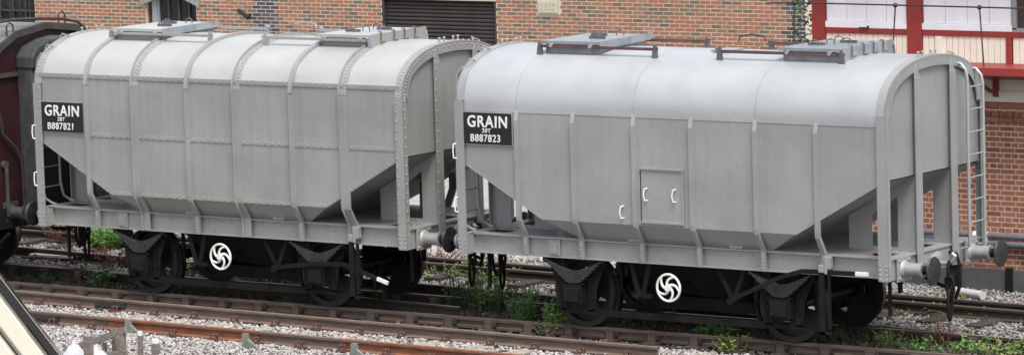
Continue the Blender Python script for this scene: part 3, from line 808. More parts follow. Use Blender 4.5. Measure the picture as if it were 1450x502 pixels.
        B(cp, 'coupling_chain', 'black', smooth=True)
        for sy in (-1, 1): buffer(W, X(3.275+.022), sy, (pm, 'buffer'))
        # roof end loops
        for yy in (.62, .95):
            b = MB(); zt = 3.58 if yy < .9 else 3.45
            if s > 0 or True: b.tube([(X(3.24), s*yy-.09, zt+.03), (X(3.20), s*yy-.09, zt+.09), (X(3.20), s*yy+.07, zt+.04), (X(3.24), s*yy+.07, zt-.03)], .011, 6)
            B(b, 'grab_loop', smooth=True)
        for k in range(4):
            b = MB(); b.lathe([(.014, 0), (.014, .05), (.022, .055), (.015, .075)], (X(3.22), -.25+.11*k+(.1 if k > 1 else 0), 3.655), (0, 0, 1), 7); B(b, 'vent_bolt')
        # ladder
        yl = (.62, 1.02) if s > 0 else (-1.02, -.62)
        b = MB(); xl = 3.43
        for yy in yl:
            yt = yy; top = 3.47 if abs(yy) < .8 else 3.37
            lowp = [(X(xl-.02), yy+(.0), 1.42), (X(xl-.03), yy+.03, 1.30), (X(xl-.10), yy+.10, 1.23), (X(xl-.16), yy+.12, 1.215)] if s < 0 else [(X(xl), yy, 1.16), (X(xl-.12), yy, 1.12)]
            st_ = MB(); st_.tube(lowp[::-1]+[(X(xl), yy, 1.5), (X(xl), yy, top-.16), (X(xl-.02), yy, top-.05), (X(xl-.09), yy, top+.03), (X(xl-.20), yy, top+.04)], .018 if riveted else .022, 8)
            B(st_, 'ladder_stile', smooth=True)
        for k in range(7):
            rg = MB(); rg.tube([(X(xl), yl[0], 1.46+.29*k), (X(xl), yl[1], 1.46+.29*k)], .0095, 6); B(rg, 'rung', smooth=True)
    # solebars
    for sy in (-1, 1):
        b = MB(); b.bx(-3.2, 3.2, *sorted((sy*SOL, sy*(SOL-.012))), .955, 1.19)
        b.bx(-3.2, 3.2, *sorted((sy*(SOL-.012), sy*(SOL+.055))), 1.190, 1.204); b.bx(-3.2, 3.2, *sorted((sy*(SOL-.012), sy*(SOL+.055))), .942, .956)
        B(b, 'solebar')
        for k in range(34):
            x = -3.0+.182*k; riv.dome((x, sy*SOL, 1.13 if k % 3 else 1.10), (0, sy, 0), .013)
            if k % 2: riv.dome((x+.05, sy*SOL, 1.0), (0, sy, 0), .013)
        b = MB(); b.bx(-1.98, -1.80, *sorted((sy*(SOL+.001), sy*(SOL+.03))), .97, 1.18); b.bx(-1.94, -1.84, *sorted((sy*(SOL+.03), sy*(SOL+.045))), 1.0, 1.12); B(b, 'label_clip')
        for xx in (-.62, .95):
            b = MB(); b.prism([(xx-.09, 1.21), (xx-.12, 1.265), (xx+.12, 1.265), (xx+.09, 1.21)], 1, *sorted((sy*1.035, sy*1.055))); b.bx(xx-.14, xx+.14, *sorted((sy*1.03, sy*1.075)), 1.265, 1.273); B(b, 'door_catch')
    B(riv, 'rivet', kind='stuff')
    # hopper chute (black) below
    b = MB(); T = [(-1.02, -.83, .95), (1.02, -.83, .95), (1.02, .83, .95), (-1.02, .83, .95)]; L_ = [(-.75, -.5, .52), (.80, -.5, .42), (.80, .5, .42), (-.75, .5, .52)]
    b.add(T+L_, [(0,1,2,3),(7,6,5,4),(0,4,5,1),(1,5,6,2),(2,6,7,3),(3,7,4,0)]); B(b, 'discharge_chute', 'black')
    b = MB(); b.bx(-.75, .85, -.42, .42, .26, .43); b.bar((.2, 0, .38), (1.0, -.2, .62), .5, .05); B(b, 'chute_door', 'black')
    # running gear
    for cx in (-1.6, 1.6):
        wheelset(W, cx, .05 if cx > 0 else 3.6)
        for sy in (-1, 1):
            b = MB(); leaf_spring(b, cx, sy*1.03); B(b, 'leaf_spring', 'spring')
            b = MB(); b.bx(cx-.045, cx+.045, sy*1.0-.055, sy*1.0+.055, .60, .785)
            for s2 in (-1, 1):
                k_ = MB(); k_.bar((cx+s2*.45, sy*1.0, .935), (cx+s2*.48, sy*1.0, .87), .05, .07)
                k_.lathe([(.035, -.05), (.035, .05)], (cx+s2*.46, sy*1.0, .915), (0, 1, 0), 10); B(k_, 'spring_shackle', 'black')
            B(b, 'spring_hanger', 'black')
            ym = sy*.965
            b = MB(); g0, g1 = sorted((ym-.008, ym+.008))
            for s2 in (-1, 1):
                b.prism([(cx+s2*.165, .24), (cx+s2*.165, .80), (cx+s2*.20, .935), (cx+s2*.50, .935), (cx+s2*.42, .80), (cx+s2*.31, .55), (cx+s2*.28, .24)], 1, g0, g1)
                for k in range(5): b.lathe([(.014, 0), (.014, .016)], (cx+s2*.25, sy*.973, .30+.11*k), (0, sy, 0), 6)
            b.bx(cx-.28, cx+.28, g0, g1, .20, .26)
            B(b, 'axle_guard', 'black')
            b = MB(); ya0, ya1 = sorted((sy*.90, sy*1.10))
            b.bx(cx-.15, cx+.15, ya0, ya1, .34, .62); b.bx(cx-.12, cx+.12, *sorted((sy*1.10, sy*1.135)), .37, .56)
            b.bx(cx-.17, cx+.17, ya0, ya1, .595, .62); b.lathe([(.03, 0), (.03, .02)], (cx-.08, sy*1.135, .40), (0, sy, 0), 8)
            b.prism([(cx-.13, .62), (cx-.05, .70), (cx+.05, .70), (cx+.13, .62)], 1, *sorted((sy*.94, sy*1.06)))
            B(b, 'axle_box', 'black', bevel=.008)
            # brake gear: hanger and shoe
            for s2 in (-1, 1):
                if (cx > 0) == (s2 < 0):
                    b = MB(); b.bar((cx+s2*.56, sy*.75, .95), (cx+s2*.56, sy*.75, .45), .03, .05)
                    pts = [(cx+s2*(.51*math.cos(a_)), .475+.51*math.sin(a_)) for a_ in [(-.45+.15*k) for k in range(7)]]
                    pts += [(cx+s2*(.56*math.cos(a_)), .475+.56*math.sin(a_)) for a_ in [(-.45+.15*k) for k in range(6, -1, -1)]]
                    b.prism(pts, 1, *sorted((sy*.70, sy*.79))); B(b, 'brake_shoe', 'black')
    for sy in (-1, 1):
        b = MB(); b.bx(-1.32, 1.32, *sorted((sy*.955, sy*.975)), .185, .275); B(b, 'tie_bar', 'black')
    # brake lever, V hanger, cross shaft
    b = MB()
    for x_ in (-.72, -.42): b.bar((x_, -1.0, .95), (-.57 + (.03 if x_ > -.5 else -.03), -1.0, .50), .02, .07)
    b.bar((-.70, -1.0, .50), (-.40, -1.0, .50), .05, .05); B(b, 'v_hanger', 'black')
    b = MB()
    for x_ in (.62, 1.05): b.bar((x_, -1.0, .95), (.86, -1.0, .52), .02, .06)
    b.lathe([(.05, -.06), (.05, .06)], (.86, -1.03, .52), (0, 1, 0), 12); B(b, 'v_hanger', 'black')
    b = MB(); b.tube([(.86, -1.05, .52), (.86, 1.05, .52)], .035, 10); b.tube([(-.57, -1.1, .50), (-.57, 1.05, .50)], .03, 10)
    b.bar((-.05, -1.1, .655), (-.05, .1, .655), .04, .04); B(b, 'brake_shaft', 'black')
    b = MB()
    for yy in (-.3, .3): b.bar((-1.05, yy, .50), (.9, yy, .55), .05, .04); b.bar((.9, yy, .52), (1.06, yy*2.2, .45), .04, .05)
    B(b, 'push_rod', 'black')
    b = MB(); b.bx(-1.2, -.9, -.35, .35, .45, .75); b.lathe([(.16, -.35), (.16, .35)], (-.78, .55, .66), (0, 1, 0), 16); B(b, 'brake_cylinder', 'black')
    lv = lever
    b = MB()
    for a, c in zip(lv[:-1], lv[1:]): b.bar((a[0], -1.14, a[1]), (c[0], -1.14, c[1]), .022, .058)
    lo = B(b, 'brake_lever', 'black')
    a = Vector((lv[-1][0], -1.14, lv[-1][1])); d = (a-Vector((lv[-2][0], -1.14, lv[-2][1]))).normalized()
    b = MB(); b.bar(a, a+d*.19, .034, .052); b.build('white_grip', 'white', lo, bevel=.006)
    b = MB(); b.bx(2.245, 2.32, -1.165, -1.13, .20, .99); b.bx(2.37, 2.395, -1.165, -1.12, .28, .96); b.bx(2.245, 2.395, -1.165, -1.13, .20, .23); b.bar((2.38, -1.14, .28), (1.9, -.97, .2), .03, .04); gd = B(b, 'lever_guide', 'black')
    b = MB(); b.bx(2.24, 2.325, -1.175, -1.10, .985, 1.085); b.bx(2.30, 2.40, -1.16, -1.06, 1.03, 1.19); b.bx(2.33, 2.37, -1.18, -1.15, .97, 1.2); b.build('guide_top', pm, gd, bevel=.01)
    # handwheel
    hw = bpy.data.objects.new('handwheel', None); C.objects.link(hw); hw.parent = W; hw.location = (-.06, -1.12, .65)
    b = MB(); n = 40; b.tube([(.177*math.cos(2*math.pi*k/n), 0, .175*math.sin(2*math.pi*k/n)) for k in range(n)], .0165, 8, closed=True); b.build('rim', 'white', hw, smooth=True)
    for k in range(5):
        a0 = 2*math.pi*k/5+.3; pts = []
        for j in range(9):
            t_ = j/8; rr = .03+.145*t_; an = a0+1.0*t_*t_*(.6)+.75*math.sin(t_*math.pi*.5)*.9
            pts.append((rr*math.cos(-an), 0, rr*math.sin(-an)))
        b = MB(); b.tube(pts, .020, 7, .014); b.build('spoke', 'white', hw, smooth=True)
    b = MB(); b.lathe([(.045, -.035), (.045, .03), (.02, .035)], (0,0,0), (0,1,0), 14); b.build('hub', 'white', hw, smooth=True)
    # hoses, vacuum pipes, end hangings under the left headstock
    for s in (-1, 1):
        yq = -.62 if s < 0 else .62
        b = MB(); b.bar((s*3.10, -.86, .95), (s*3.10, -.86, .45), .05, .03); b.bar((s*3.10, -.60, .95), (s*3.10, -.60, .70), .08, .03); b.bar((s*3.10, -.9, .93), (s*3.10, -.5, .93), .05, .05); B(b, 'step_iron', 'black')
        b = MB(); b.tube([(s*3.30, s*.32, 1.12), (s*3.40, s*.32, 1.10), (s*3.44, s*.33, .95), (s*3.42, s*.34, .66), (s*3.36, s*.35, .52), (s*3.28, s*.36, .55), (s*3.26, s*.36, .68)], .024, 8)
        for k in range(9): link(b, (s*3.43, s*.335, .9-.03*k), .006, .03, .006)
        B(b, 'brake_hose', 'black', smooth=True)
        b = MB(); b.bar((s*2.3, .55, .92), (s*3.1, .75, .55), .03, .04); b.bar((s*3.1, .75, .93), (s*3.1, .75, .55), .03, .03); B(b, 'safety_loop', 'black')
    # plate
    zl, zh = plate_z
    pl = MB(); pl.bx(-3.19, -2.38, -1.246, -1.234, zl-.012, zh+.012); pf = B(pl, 'plate_border', 'wpale' if riveted else 'silver_r_skylit')
    pl = MB(); pl.bx(-3.172, -2.392, -1.252, -1.246, zl, zh); pf = B(pl, 'number_plate', 'plate')
    hp = zh-zl
    text('GRAIN', .645, .158, -3.105, zl+hp*.535, -1.252, pf); text('20T', .14, .055, -2.87, zl+hp*.37, -1.252, pf); text(number, .48, .098, -3.06, zl+hp*.08, -1.252, pf)
    # white hand grips on the corner
    for zz in (2.30, 1.62) if riveted else (2.32, 1.60):
        b = MB(); b.tube([(-3.30, -1.262, zz+.10), (-3.33, -1.285, zz+.09), (-3.335, -1.29, zz), (-3.33, -1.285, zz-.09), (-3.30, -1.262, zz-.10)], .010, 8); B(b, 'hand_grip', 'white', smooth=True)
    # roof hatches
    for s in (-1, 1):
        X = lambda v: s*v
        for sy in (-1, 1):
            b = MB(); b.bx(*sorted((X(.47), X(2.36))), *sorted((sy*.60, sy*.645)), 3.675, 3.712)
            B(b, 'hatch_rail', 'silver_l' if riveted else 'bar_red')
            for xx in (.50, 2.33):
                b = MB(); b.prism([(X(xx-.045), 3.575), (X(xx+.045), 3.575), (X(xx+.028), 3.70), (X(xx+.012), 3.755), (X(xx-.012), 3.755), (X(xx-.028), 3.70)], 1, *sorted((sy*.615, sy*.65)))
                b.tube([(X(xx), sy*.61, 3.735), (X(xx-.05), sy*.66, 3.72)], .014, 6)
                B(b, 'rail_bracket', 'latch' if not riveted else 'lid')
        b = MB()
        for yy in (-.56, .545): b.bx(*sorted((X(1.42), X(2.28))), yy, yy+.015, 3.56, 3.735)
        for xx in (1.42, 2.265): b.bx(*sorted((X(xx), X(xx+.015))), -.545, .545, 3.60, 3.735)
        b.bx(*sorted((X(1.435), X(2.265))), -.55, .55, 3.66, 3.67)
        B(b, 'hatch_coaming', 'silver_l' if riveted else 'lid')
        lid = MB(); lid.bx(*sorted((X(1.38), X(2.33))), -.62, .62, 3.752, 3.765)
        lid.bx(*sorted((X(1.38), X(2.33))), -.62, -.607, 3.725, 3.752)
        tilt = .07
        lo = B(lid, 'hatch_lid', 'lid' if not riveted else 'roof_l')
        ex = 2.335 if s > 0 else -1.375
        b = MB(); b.add([(ex, -.63, 3.60 if s > 0 else 3.67), (ex, .63, 3.60 if s > 0 else 3.70), (ex, .63, 3.79), (ex, -.63, 3.775), (ex+.016, -.63, 3.60 if s > 0 else 3.67), (ex+.016, .63, 3.60 if s > 0 else 3.70), (ex+.016, .63, 3.79), (ex+.016, -.63, 3.775)], [(0,3,2,1),(4,5,6,7),(0,1,5,4),(1,2,6,5),(2,3,7,6),(3,0,4,7)])
        b.build('end_flap', 'lid' if not (riveted and s > 0) else 'silver_l', lo)
        for k, yy in enumerate((-.42, -.12, .12, .36) if s > 0 else ()):
            b = MB(); b.bx(ex+.016, ex+.03, yy-.012, yy+.012, 3.67, 3.79); b.tube([(ex+.03, yy, 3.70), (ex+.045, yy-.03, 3.66), (ex+.05, yy+.05, 3.66)], .011, 6)
            b.lathe([(.03, 0), (.02, .02)], (ex+.0, yy, 3.79), (0, 0, 1), 8); b.build('latch', 'latch', lo)
        for k in range(4):
            yy = -.25+.2*k; xx = X(1.7+.12*(k % 3)); b = MB(); b.tube([(xx-.06, yy, 3.765), (xx-.055, yy, 3.82), (xx, yy, 3.84), (xx+.055, yy, 3.82), (xx+.06, yy, 3.765)], .009, 6)
            if k in (0, 2): b.bx(xx-.14, xx+.10, yy+.06, yy+.10, 3.765, 3.80)
            b.build('lid_handle', 'latch', lo, smooth=True)
        for xx in (1.52, 2.15):
            b = MB(); b.lathe([(.028, 0), (.028, .03)], (X(xx), -.622, 3.705), (0, -1, 0), 10); b.build('roller', 'silver_r', lo)
    b = MB(); b.tube([(.42, .62, 3.72), (.40, .62, 3.78), (.2, .62, 3.80), (.02, .62, 3.77), (0, .62, 3.70)], .012, 6); B(b, 'roof_handle', 'dark_steel' if not riveted else 'lid', smooth=True)
    b = MB(); b.bx(.15, .42, -.3, .1, 3.655, 3.675); B(b, 'roof_pad', 'lid')
    if not riveted:
        # side inspection door
        b = MB(); b.bx(-.37, .272, -HW-.012, -HW+.001, 1.50, 2.215); dr = B(b, 'side_door', pm); b = MB(); b.bx(-.392, -.372, -HW-.004, -HW+.001, 1.49, 2.22); b.build('door_gap', 'dark_steel', dr)
        b = MB(); b.bx(-.385, .285, -HW-.035, -HW-.012, 2.195, 2.22); b.bx(-.385, .285, -HW-.035, -HW-.012, 1.497, 1.522); b.bx(.262, .285, -HW-.026, -HW-.012, 1.522, 2.195); b.build('door_edge', pm, dr)
        for xx in (-.30, .14):
            b = MB(); b.tube([(xx+.02, -HW-.012, 1.95), (xx, -HW-.05, 1.945), (xx-.012, -HW-.058, 1.87), (xx, -HW-.05, 1.795), (xx+.02, -HW-.012, 1.79)], .0095, 8); b.build('hand_grip', 'white', dr, smooth=True)
        xx = -.68; b = MB(); b.tube([(xx+.02, -HW, 1.70), (xx, -HW-.045, 1.695), (xx-.012, -HW-.052, 1.62), (xx, -HW-.045, 1.545), (xx+.02, -HW, 1.54)], .0095, 8); B(b, 'hand_grip', 'white', smooth=True)
    return W

wagon(0, False, 'grey welded grain hopper wagon with small square side door and plate ending 823', 'B887823', 2.862, (2.425, 2.845), [(.86, .53), (1.66, .89), (1.98, .985), (2.30, .99), (2.77, .995)])
wagon(-7.491, True, 'grey riveted grain hopper wagon with curved roof hoops and plate ending 821', 'B887821', 3.10, (2.315, 2.738), [(.86, .545), (1.56, .64), (2.11, .665), (2.36, .60), (2.70, .50)])

# ------------------------------------------------------------------ maroon coach on the left
cw = thing('railway_coach', 'grimy maroon coach end with dark gangway, buffered up to the left wagon', 'railway coach', (-11.72, 0, 0))
prof = [(-1.36, 1.0), (-1.38, 1.9), (-1.36, 2.7), (-1.25, 3.16), (-1.0, 3.44), (-.65, 3.60), (0, 3.68), (.65, 3.60), (1.0, 3.44), (1.25, 3.16), (1.36, 2.7), (1.38, 1.9), (1.36, 1.0)]
b = MB(); b.prism(prof, 0, -9, 0); b.build('body', 'maroon', cw, bevel=.03)
rp = [(-1.38, 3.0), (-1.26, 3.20), (-1.0, 3.46), (-.65, 3.62), (0, 3.70), (.65, 3.62), (1.0, 3.46), (1.26, 3.20), (1.38, 3.0)]
b = MB(); b.sweep(rp, -9, .06, .0, .05); b.build('roof', 'coach_roof', cw, smooth=True)
b = MB(); b.sweep(rp, .06, .10, -.04, .06); b.build('roof_edge', 'grime', cw, smooth=True)
g = MB(); g.bx(0, .30, -.58, -.44, 1.1, 3.2); g.build('gangway_side', 'hood', cw, bevel=.03)
g = MB(); g.bx(0, .30, .62, .76, 1.1, 3.2); g.build('gangway_side', 'hood', cw, bevel=.03)
g = MB(); g.prism([(-.60, 3.12), (-.60, 3.30), (-.48, 3.44), (-.2, 3.53), (.09, 3.56), (.38, 3.53), (.66, 3.44), (.78, 3.30), (.78, 3.12)], 0, 0, .34); g.build('gangway_hood', 'hood', cw, bevel=.03)
g = MB(); g.bx(.0, .05, -.44, .62, 1.1, 3.12); g.build('gangway_door', 'black', cw)
for k in range(6):
    g = MB(); g.bx(.03+.045*k, .05+.045*k, -.46, -.40, 1.1, 3.12); g.build('bellows_fold', 'rubber', cw)
g = MB(); g.bx(.02, .05, -1.30, -.60, 3.02, 3.08); g.build('end_trim', 'grime', cw)
for yy, n_ in ((-1.0, 1), (-.62, 2), (-.9, 3)):
    b = MB()
    if n_ == 1: b.tube([(.04, -1.25, 2.55), (.06, -1.05, 2.5), (.06, -1.0, 2.2), (.06, -.75, 2.0), (.06, -.62, 1.8), (.06, -.60, 1.0)], .022, 8)
    if n_ == 2: b.tube([(.08, -.55, 3.3), (.08, -.56, 1.0)], .03, 8)
    if n_ == 3: b.tube([(.06, -.95, 1.7), (.06, -.95, 1.0)], .03, 8); b.lathe([(.06, 0), (.06, .06)], (0, -.95, 1.75), (1, 0, 0), 10)
    b.build('pipe', 'grime', cw, smooth=True)
b = MB(); b.tube([(-.1, -1.25, 3.3), (0, -1.2, 3.82), (0, -.6, 3.84), (.02, 0, 3.81), (.02, .45, 3.77), (.02, .78, 3.70), (.02, .98, 3.56), (.02, 1.05, 3.42)], .022, 8); b.build('handrail', 'dark_steel', cw, smooth=True)
for yy, zz in ((-.72, 3.62), (.42, 3.70)):
    b = MB(); b.tube([(.03, yy-.07, zz), (.03, yy-.07, zz+.14), (.03, yy, zz+.19), (.03, yy+.07, zz+.14), (.03, yy+.07, zz)], .013, 6); b.build('roof_loop', 'dark_steel', cw, smooth=True)
b = MB(); b.bx(-9, .02, -1.25, 1.25, .86, 1.06); b.bx(-.06, .06, -1.2, 1.2, .82, 1.12); b.build('underframe', 'black', cw)
for sy in (-1, 1): buffer(cw, .02, sy, ('grime', 'rust_buffer'))
b = MB(); b.bx(-4.0, -1.5, -1.02, -.92, .45, .75); b.bx(-4.0, -1.5, .92, 1.02, .45, .75)
for yy in (-1.0, 1.0):
    for xx in (-1.8, -3.6): b.bx(xx-.2, xx+.2, yy-.12, yy+.12, .3, .6); b.bx(xx-.35, xx+.35, yy-.05, yy+.05, .6, .85)
b.bx(-1.5, -1.45, -.9, .9, .45, .7); b.build('bogie_frame', 'black', cw)
for xx in (-1.8, -3.6): wheelset(cw, xx, 1)
b = MB(); b.tube([(.0, .45, .95), (.22, .45, .9), (.24, .46, .55), (.12, .5, .4)], .03, 8); b.build('hose', 'black', cw, smooth=True); b = MB(); b.tube([(.0, -.3, .95), (.25, -.2, .75), (.3, .1, .7), (.28, .4, .8)], .028, 8); b.build('hose', 'black', cw, smooth=True); b = MB(); b.bar((-.9, -1.15, .9), (-.9, -1.15, .28), .04, .12); b.tube([(-.9, -1.05, .55), (-.6, -1.05, .42), (-.2, -1.05, .48), (.1, -1.0, .75)], .03, 8); b.build('step_pipe', 'black', cw, smooth=True)

# ------------------------------------------------------------------ brick walls
def brick_wall(par, x0, x1, z0, z1, Y, mats, lim, holes, blue=(), english=False, depth=.010, mortar='mortar', cw_=.235, ch_=.0752, skip=None):
    """bricks laid course by course; those that show largest are single objects, the rest one mesh"""
    one, joined = [], {}
    mats1, blue1 = mats
    cands = []
    r_ = 0; z = z0
    while z < z1:
        if english and r_ % 2: L_, off_ = cw_/2, cw_/4
        else: L_, off_ = cw_, (0 if english else (r_ % 2)*cw_/2)
        x = x0-off_
        while x < x1:
            a, c = max(x, x0), min(x+L_-.017, x1)
            segs = [(a, c)]
            for (h0, h1, g0, g1) in holes:
                if z+ch_-.018 > g0+.01 and z < g1-.01:
                    ns = []
                    for (p, q) in segs:
                        if q <= h0 or p >= h1: ns.append((p, q))
                        else:
                            if p < h0: ns.append((p, h0))
                            if q > h1: ns.append((h1, q))
                    segs = ns
            for (p, q) in segs:
                if q-p > .03:
                    bl = any(bx0-(.06 if (r_//3) % 2 else -.0) <= (p+q)/2 <= bx1+(.06 if (r_//3) % 2 else 0) for bx0, bx1 in blue)
                    cands.append((p, q, z, bl))
            x += L_
        z += ch_; r_ += 1
    def vis(c):
        p = Vector(((c[0]+c[1])/2, Y, c[2]+.03))-CAM; zz = p.dot(fw)
        u_, v_ = 725+5927*p.dot(cr)/zz, 251-5927*p.dot(cu)/zz
        if not (0 < u_ < 1450 and 0 < v_ < 502): return 0
        if skip and skip(u_, v_): return 0
        return (c[1]-c[0])/zz
    sc = sorted(range(len(cands)), key=lambda i: -vis(cands[i]))
    single = set(i for i in sc[:lim] if vis(cands[i]) > 0)
    meshes = {}
    jb = {False: MB(), True: MB()}
    for i, (p, q, z, bl) in enumerate(cands):
        pr = random.uniform(0, .004)
        if i in single:
            key = (round(q-p, 2), bl)
            if key not in meshes:
                b = MB(); w_ = key[0]/2; b.bx(-w_, w_, -.0, depth, 0, ch_-.018)
                o_ = b.build('brick', blue1 if bl else mats1, par); meshes[key] = o_
            else: o_ = share('brick', meshes[key], par, (0,0,0))
            o_.location = ((p+q)/2, Y-depth*.5-pr, z)
        else: jb[bl].bx(p, q, Y-depth*.5-pr, Y+depth*.5, z, z+ch_-.018)
    for bl, b in jb.items():
        if b.v: b.build('brick_course', (blue1 if bl else mats1)+'_j', par, kind='stuff')
    # mortar bed behind, cut round the openings
    b = MB(); ys = (Y-.003, Y+.22)
    xs = sorted({x0, x1, *[h for H in holes for h in H[:2] if x0 < h < x1]})
    for a, c in zip(xs[:-1], xs[1:]):
        zz = [(z0, z1)]
        for H in holes:
            if H[0] <= a+.001 and H[1] >= c-.001:
                zz = [s_ for (p, q) in zz for s_ in ((p, min(q, H[2])), (max(p, H[3]), q)) if s_[1]-s_[0] > .005]
        for p, q in zz: b.bx(a, c, *ys, p, q)
    b.build('mortar', mortar, par)

bw = thing('brick_building', 'long orange brick building with brown roller shutter, behind the wagons', 'building', (0,0,0))
SH = (-20.61, -17.82, -.19, 2.40)
WN = [(-31.6, -29.80, 1.72, 3.2), (-26.76, -25.39, 1.55, 2.28), (-26.76, -25.39, 2.27, 2.45)]
PLQ = (-16.84, -16.30, 2.155, 2.47)
brick_wall(bw, -40, -10.80, -.19, 5.2, 20.0, ('brick', 'blue'), 296, [SH, WN[0], WN[1], WN[2], PLQ], blue=[(-23.86, -23.30), (-11.22, -10.80)], skip=lambda u, v: v > 60 or (u > 60 and u < 640 and v > 47))
b = MB(); b.bx(-40, -10.85, 20.25, 32, -.19, 5.2); b.bx(-10.9, -10.80, 20.0+.22, 32, -.19, 5.2); b.build('inner_wall', 'mortar', bw)
b = MB(); b.prism([(19.7, 5.2), (32.3, 5.2), (26, 8.0)], 0, -40.3, -10.5); b.build('roof', 'grime', bw)
# shutter
sh = bpy.data.objects.new('roller_shutter', None); C.objects.link(sh); sh.parent = bw
s0 = None; k = 0; z = -.18
while z < 2.39:
    if s0 is None:
        b = MB(); b.prism([(20.10, 0), (20.075, .018), (20.072, .045), (20.09, .070), (20.12, .072), (20.12, 0)], 0, SH[0], SH[1]); s0 = b.build('slat', 'slat', sh); s0.location.z = z
    else: share('slat', s0, sh, (0, 0, z))
    z += .0768
for xx in (SH[0], SH[1]-.05):
    b = MB(); b.bx(xx, xx+.05, 20.0, 20.07, -.19, 2.40); b.build('guide', 'dark_steel', sh)
b = MB(); b.bx(SH[0], SH[1], 20.02, 20.14, 2.39, 2.43); b.build('lintel', 'dark_steel', sh)
# plaque: worn, no legible text
b = MB(); b.bx(PLQ[0], PLQ[1], 19.975, 20.05, PLQ[2], PLQ[3]); pq = b.build('stone_plaque', 'stone', bw, bevel=.012)
b = MB(); b.bx(PLQ[0]+.05, PLQ[1]-.05, 19.955, 19.975, PLQ[2]+.04, PLQ[3]-.035); b.build('plaque_face', 'stone', pq, bevel=.02)
b = MB()
for i_ in range(4):
    for j_ in range(2): b.lathe([(.018, 0), (.012, .006)], (PLQ[0]+.14+.088*i_, 19.956, PLQ[2]+.115+.09*j_), (0, -1, 0), 7)
b.build('worn_mark', 'archstone', pq)
# left window with bars
def window(x0, x1, z0, z1, arch):
    f = MB(); Yw = 20.11
    f.bx(x0, x0+.07, Yw, Yw+.06, z0, z1); f.bx(x1-.07, x1, Yw, Yw+.06, z0, z1); f.bx(x0, x1, Yw, Yw+.06, z0, z0+.07); f.bx(x0, x1, Yw, Yw+.06, z1-.05, z1)
    wn = f.build('window', 'wframe', bw)
    n = 5
    p = MB(); p.bx(x0+.05, x1-.05, Yw+.03, Yw+.04, z0+.05, z1-.04); p.build('pane', 'glass', wn)
    for k in range(1, n):
        xx = x0+(x1-x0)*k/n; b = MB(); b.bx(xx-.022, xx+.022, Yw-.01, Yw+.05, z0, z1-.02); b.build('mullion', 'wframe' if not (arch and k == 1) else 'wpale', wn)
    b = MB(); b.bx(x0, x1, Yw-.012, Yw+.05, z0+.22, z0+.26); b.build('transom', 'wframe', wn)
    if arch: b = MB(); b.bx(x0+.12, x0+.25, Yw-.03, Yw+.04, z0, z1-.06); b.build('blind_post', 'wpale', wn)
    s_ = MB(); s_.bx(x0-.06, x1+.06, 19.94, 20.12, z0-.09, z0); s_.build('sill', 'stone', wn)
    return wn
window(WN[0][0], WN[0][1], WN[0][2], WN[0][3], False)
w2_ = window(WN[1][0], WN[1][1], WN[1][2], 2.45, True)
for k in range(13):      # flat segmental arch of grey voussoirs
    t0, t1 = k/13, (k+1)/13; x_ = lambda t_: -26.86+1.57*t_; zf = lambda t_: 2.13+.22*math.sin(math.pi*t_)
    b = MB(); b.prism([(x_(t0)+.006, zf(t0)), (x_(t1)-.006, zf(t1)), (x_(t1)+(t1-.5)*.06-.004, zf(t1)+.2), (x_(t0)+(t0-.5)*.06+.004, zf(t0)+.2)], 1, 19.965, 20.14); b.build('arch_brick', 'archstone', w2_)
b = MB()
for k in range(7): b.bx(-31.5+.27*k, -31.48+.27*k, 19.90, 19.92, 1.72, 2.6)
for zz in (1.76, 1.98): b.bx(-31.6, -29.8, 19.895, 19.925, zz, zz+.025)
b.build('window_bars', 'dark_steel', bw)
# cctv camera
cc = thing('security_camera', 'small black security camera bracketed on the orange brick wall', 'camera', (-23.98, 20, 2.05))
b = MB(); b.tube([(.02, 0, -.04), (.02, -.16, -.06), (.0, -.2, 0)], .03, 8); b.build('bracket', 'cctv', cc)
b = MB(); b.bar((-.13, -.22, .08), (.07, -.20, -.05), .075, .075); b.build('body', 'cctv', cc, bevel=.02)
b = MB(); b.lathe([(.045, 0), (.045, .05), (.02, .06)], (.08, -.20, -.06), (.8, -.2, -.5), 12); b.build('hood', 'cctv', cc)

# ------------------------------------------------------------------ signal box
sb = thing('signal_box', 'signal box with red posts, cream boards and red brick base at the right edge', 'building', (0,0,0))
YS = 5.4
brick_wall(sb, -1.74, 4.2, .12, 2.40, YS, ('brickr', 'brickr'), 240, [(-1.8, -1.0, 3, 4)], english=True, mortar='mortar_r', ch_=.0752, cw_=.232)
b = MB()
for k in range(26): b.bx(-1.74+.232*k, -1.74+.232*k+.22, YS-.045, YS+.05, 2.20, 2.262)
for k in range(52): b.bx(-1.74+.116*k, -1.74+.116*k+.10, YS-.028, YS+.05, 2.275, 2.337)
b.build('string_course', 'brickr_j', sb, kind='stuff')
b = MB(); b.bx(-1.74, 4.2, YS-.03, YS+.2, -.19, .115); b.build('plinth', 'plinth', sb)
b = MB(); b.bx(-1.74, 4.2, YS-.015, YS+.2, 2.40, 2.48); b.build('ledge', 'brickr', sb)
b = MB(); b.bx(-1.80, 4.2, YS-.06, YS+.02, 2.485, 2.64); b.bx(-1.80, 4.2, YS-.03, YS+.02, 2.64, 2.80); b.build('fascia', 'cream', sb, bevel=.004)
b = MB(); b.bx(-2.6, 4.2, YS-.75, YS, 2.90, 3.02); b.bx(-2.6, 4.2, YS-.78, YS-.70, 2.92, 3.035); b.build('walkway', 'redpaint', sb, bevel=.006)
for xx in (-.4, 1.25, 2.9):
    b = MB(); b.bx(xx-.035, xx+.035, YS-.10, YS-.03, 2.56, 2.9); b.tube([(xx, YS-.07, 2.62), (xx, YS-.25, 2.66), (xx, YS-.5, 2.78), (xx, YS-.62, 2.9)], .03, 6); b.build('bracket', 'redpaint', sb)
b = MB(); b.bx(-1.74, 4.2, YS+.02, YS+3, -.19, 5.4); b.build('inner_wall', 'cream', sb)
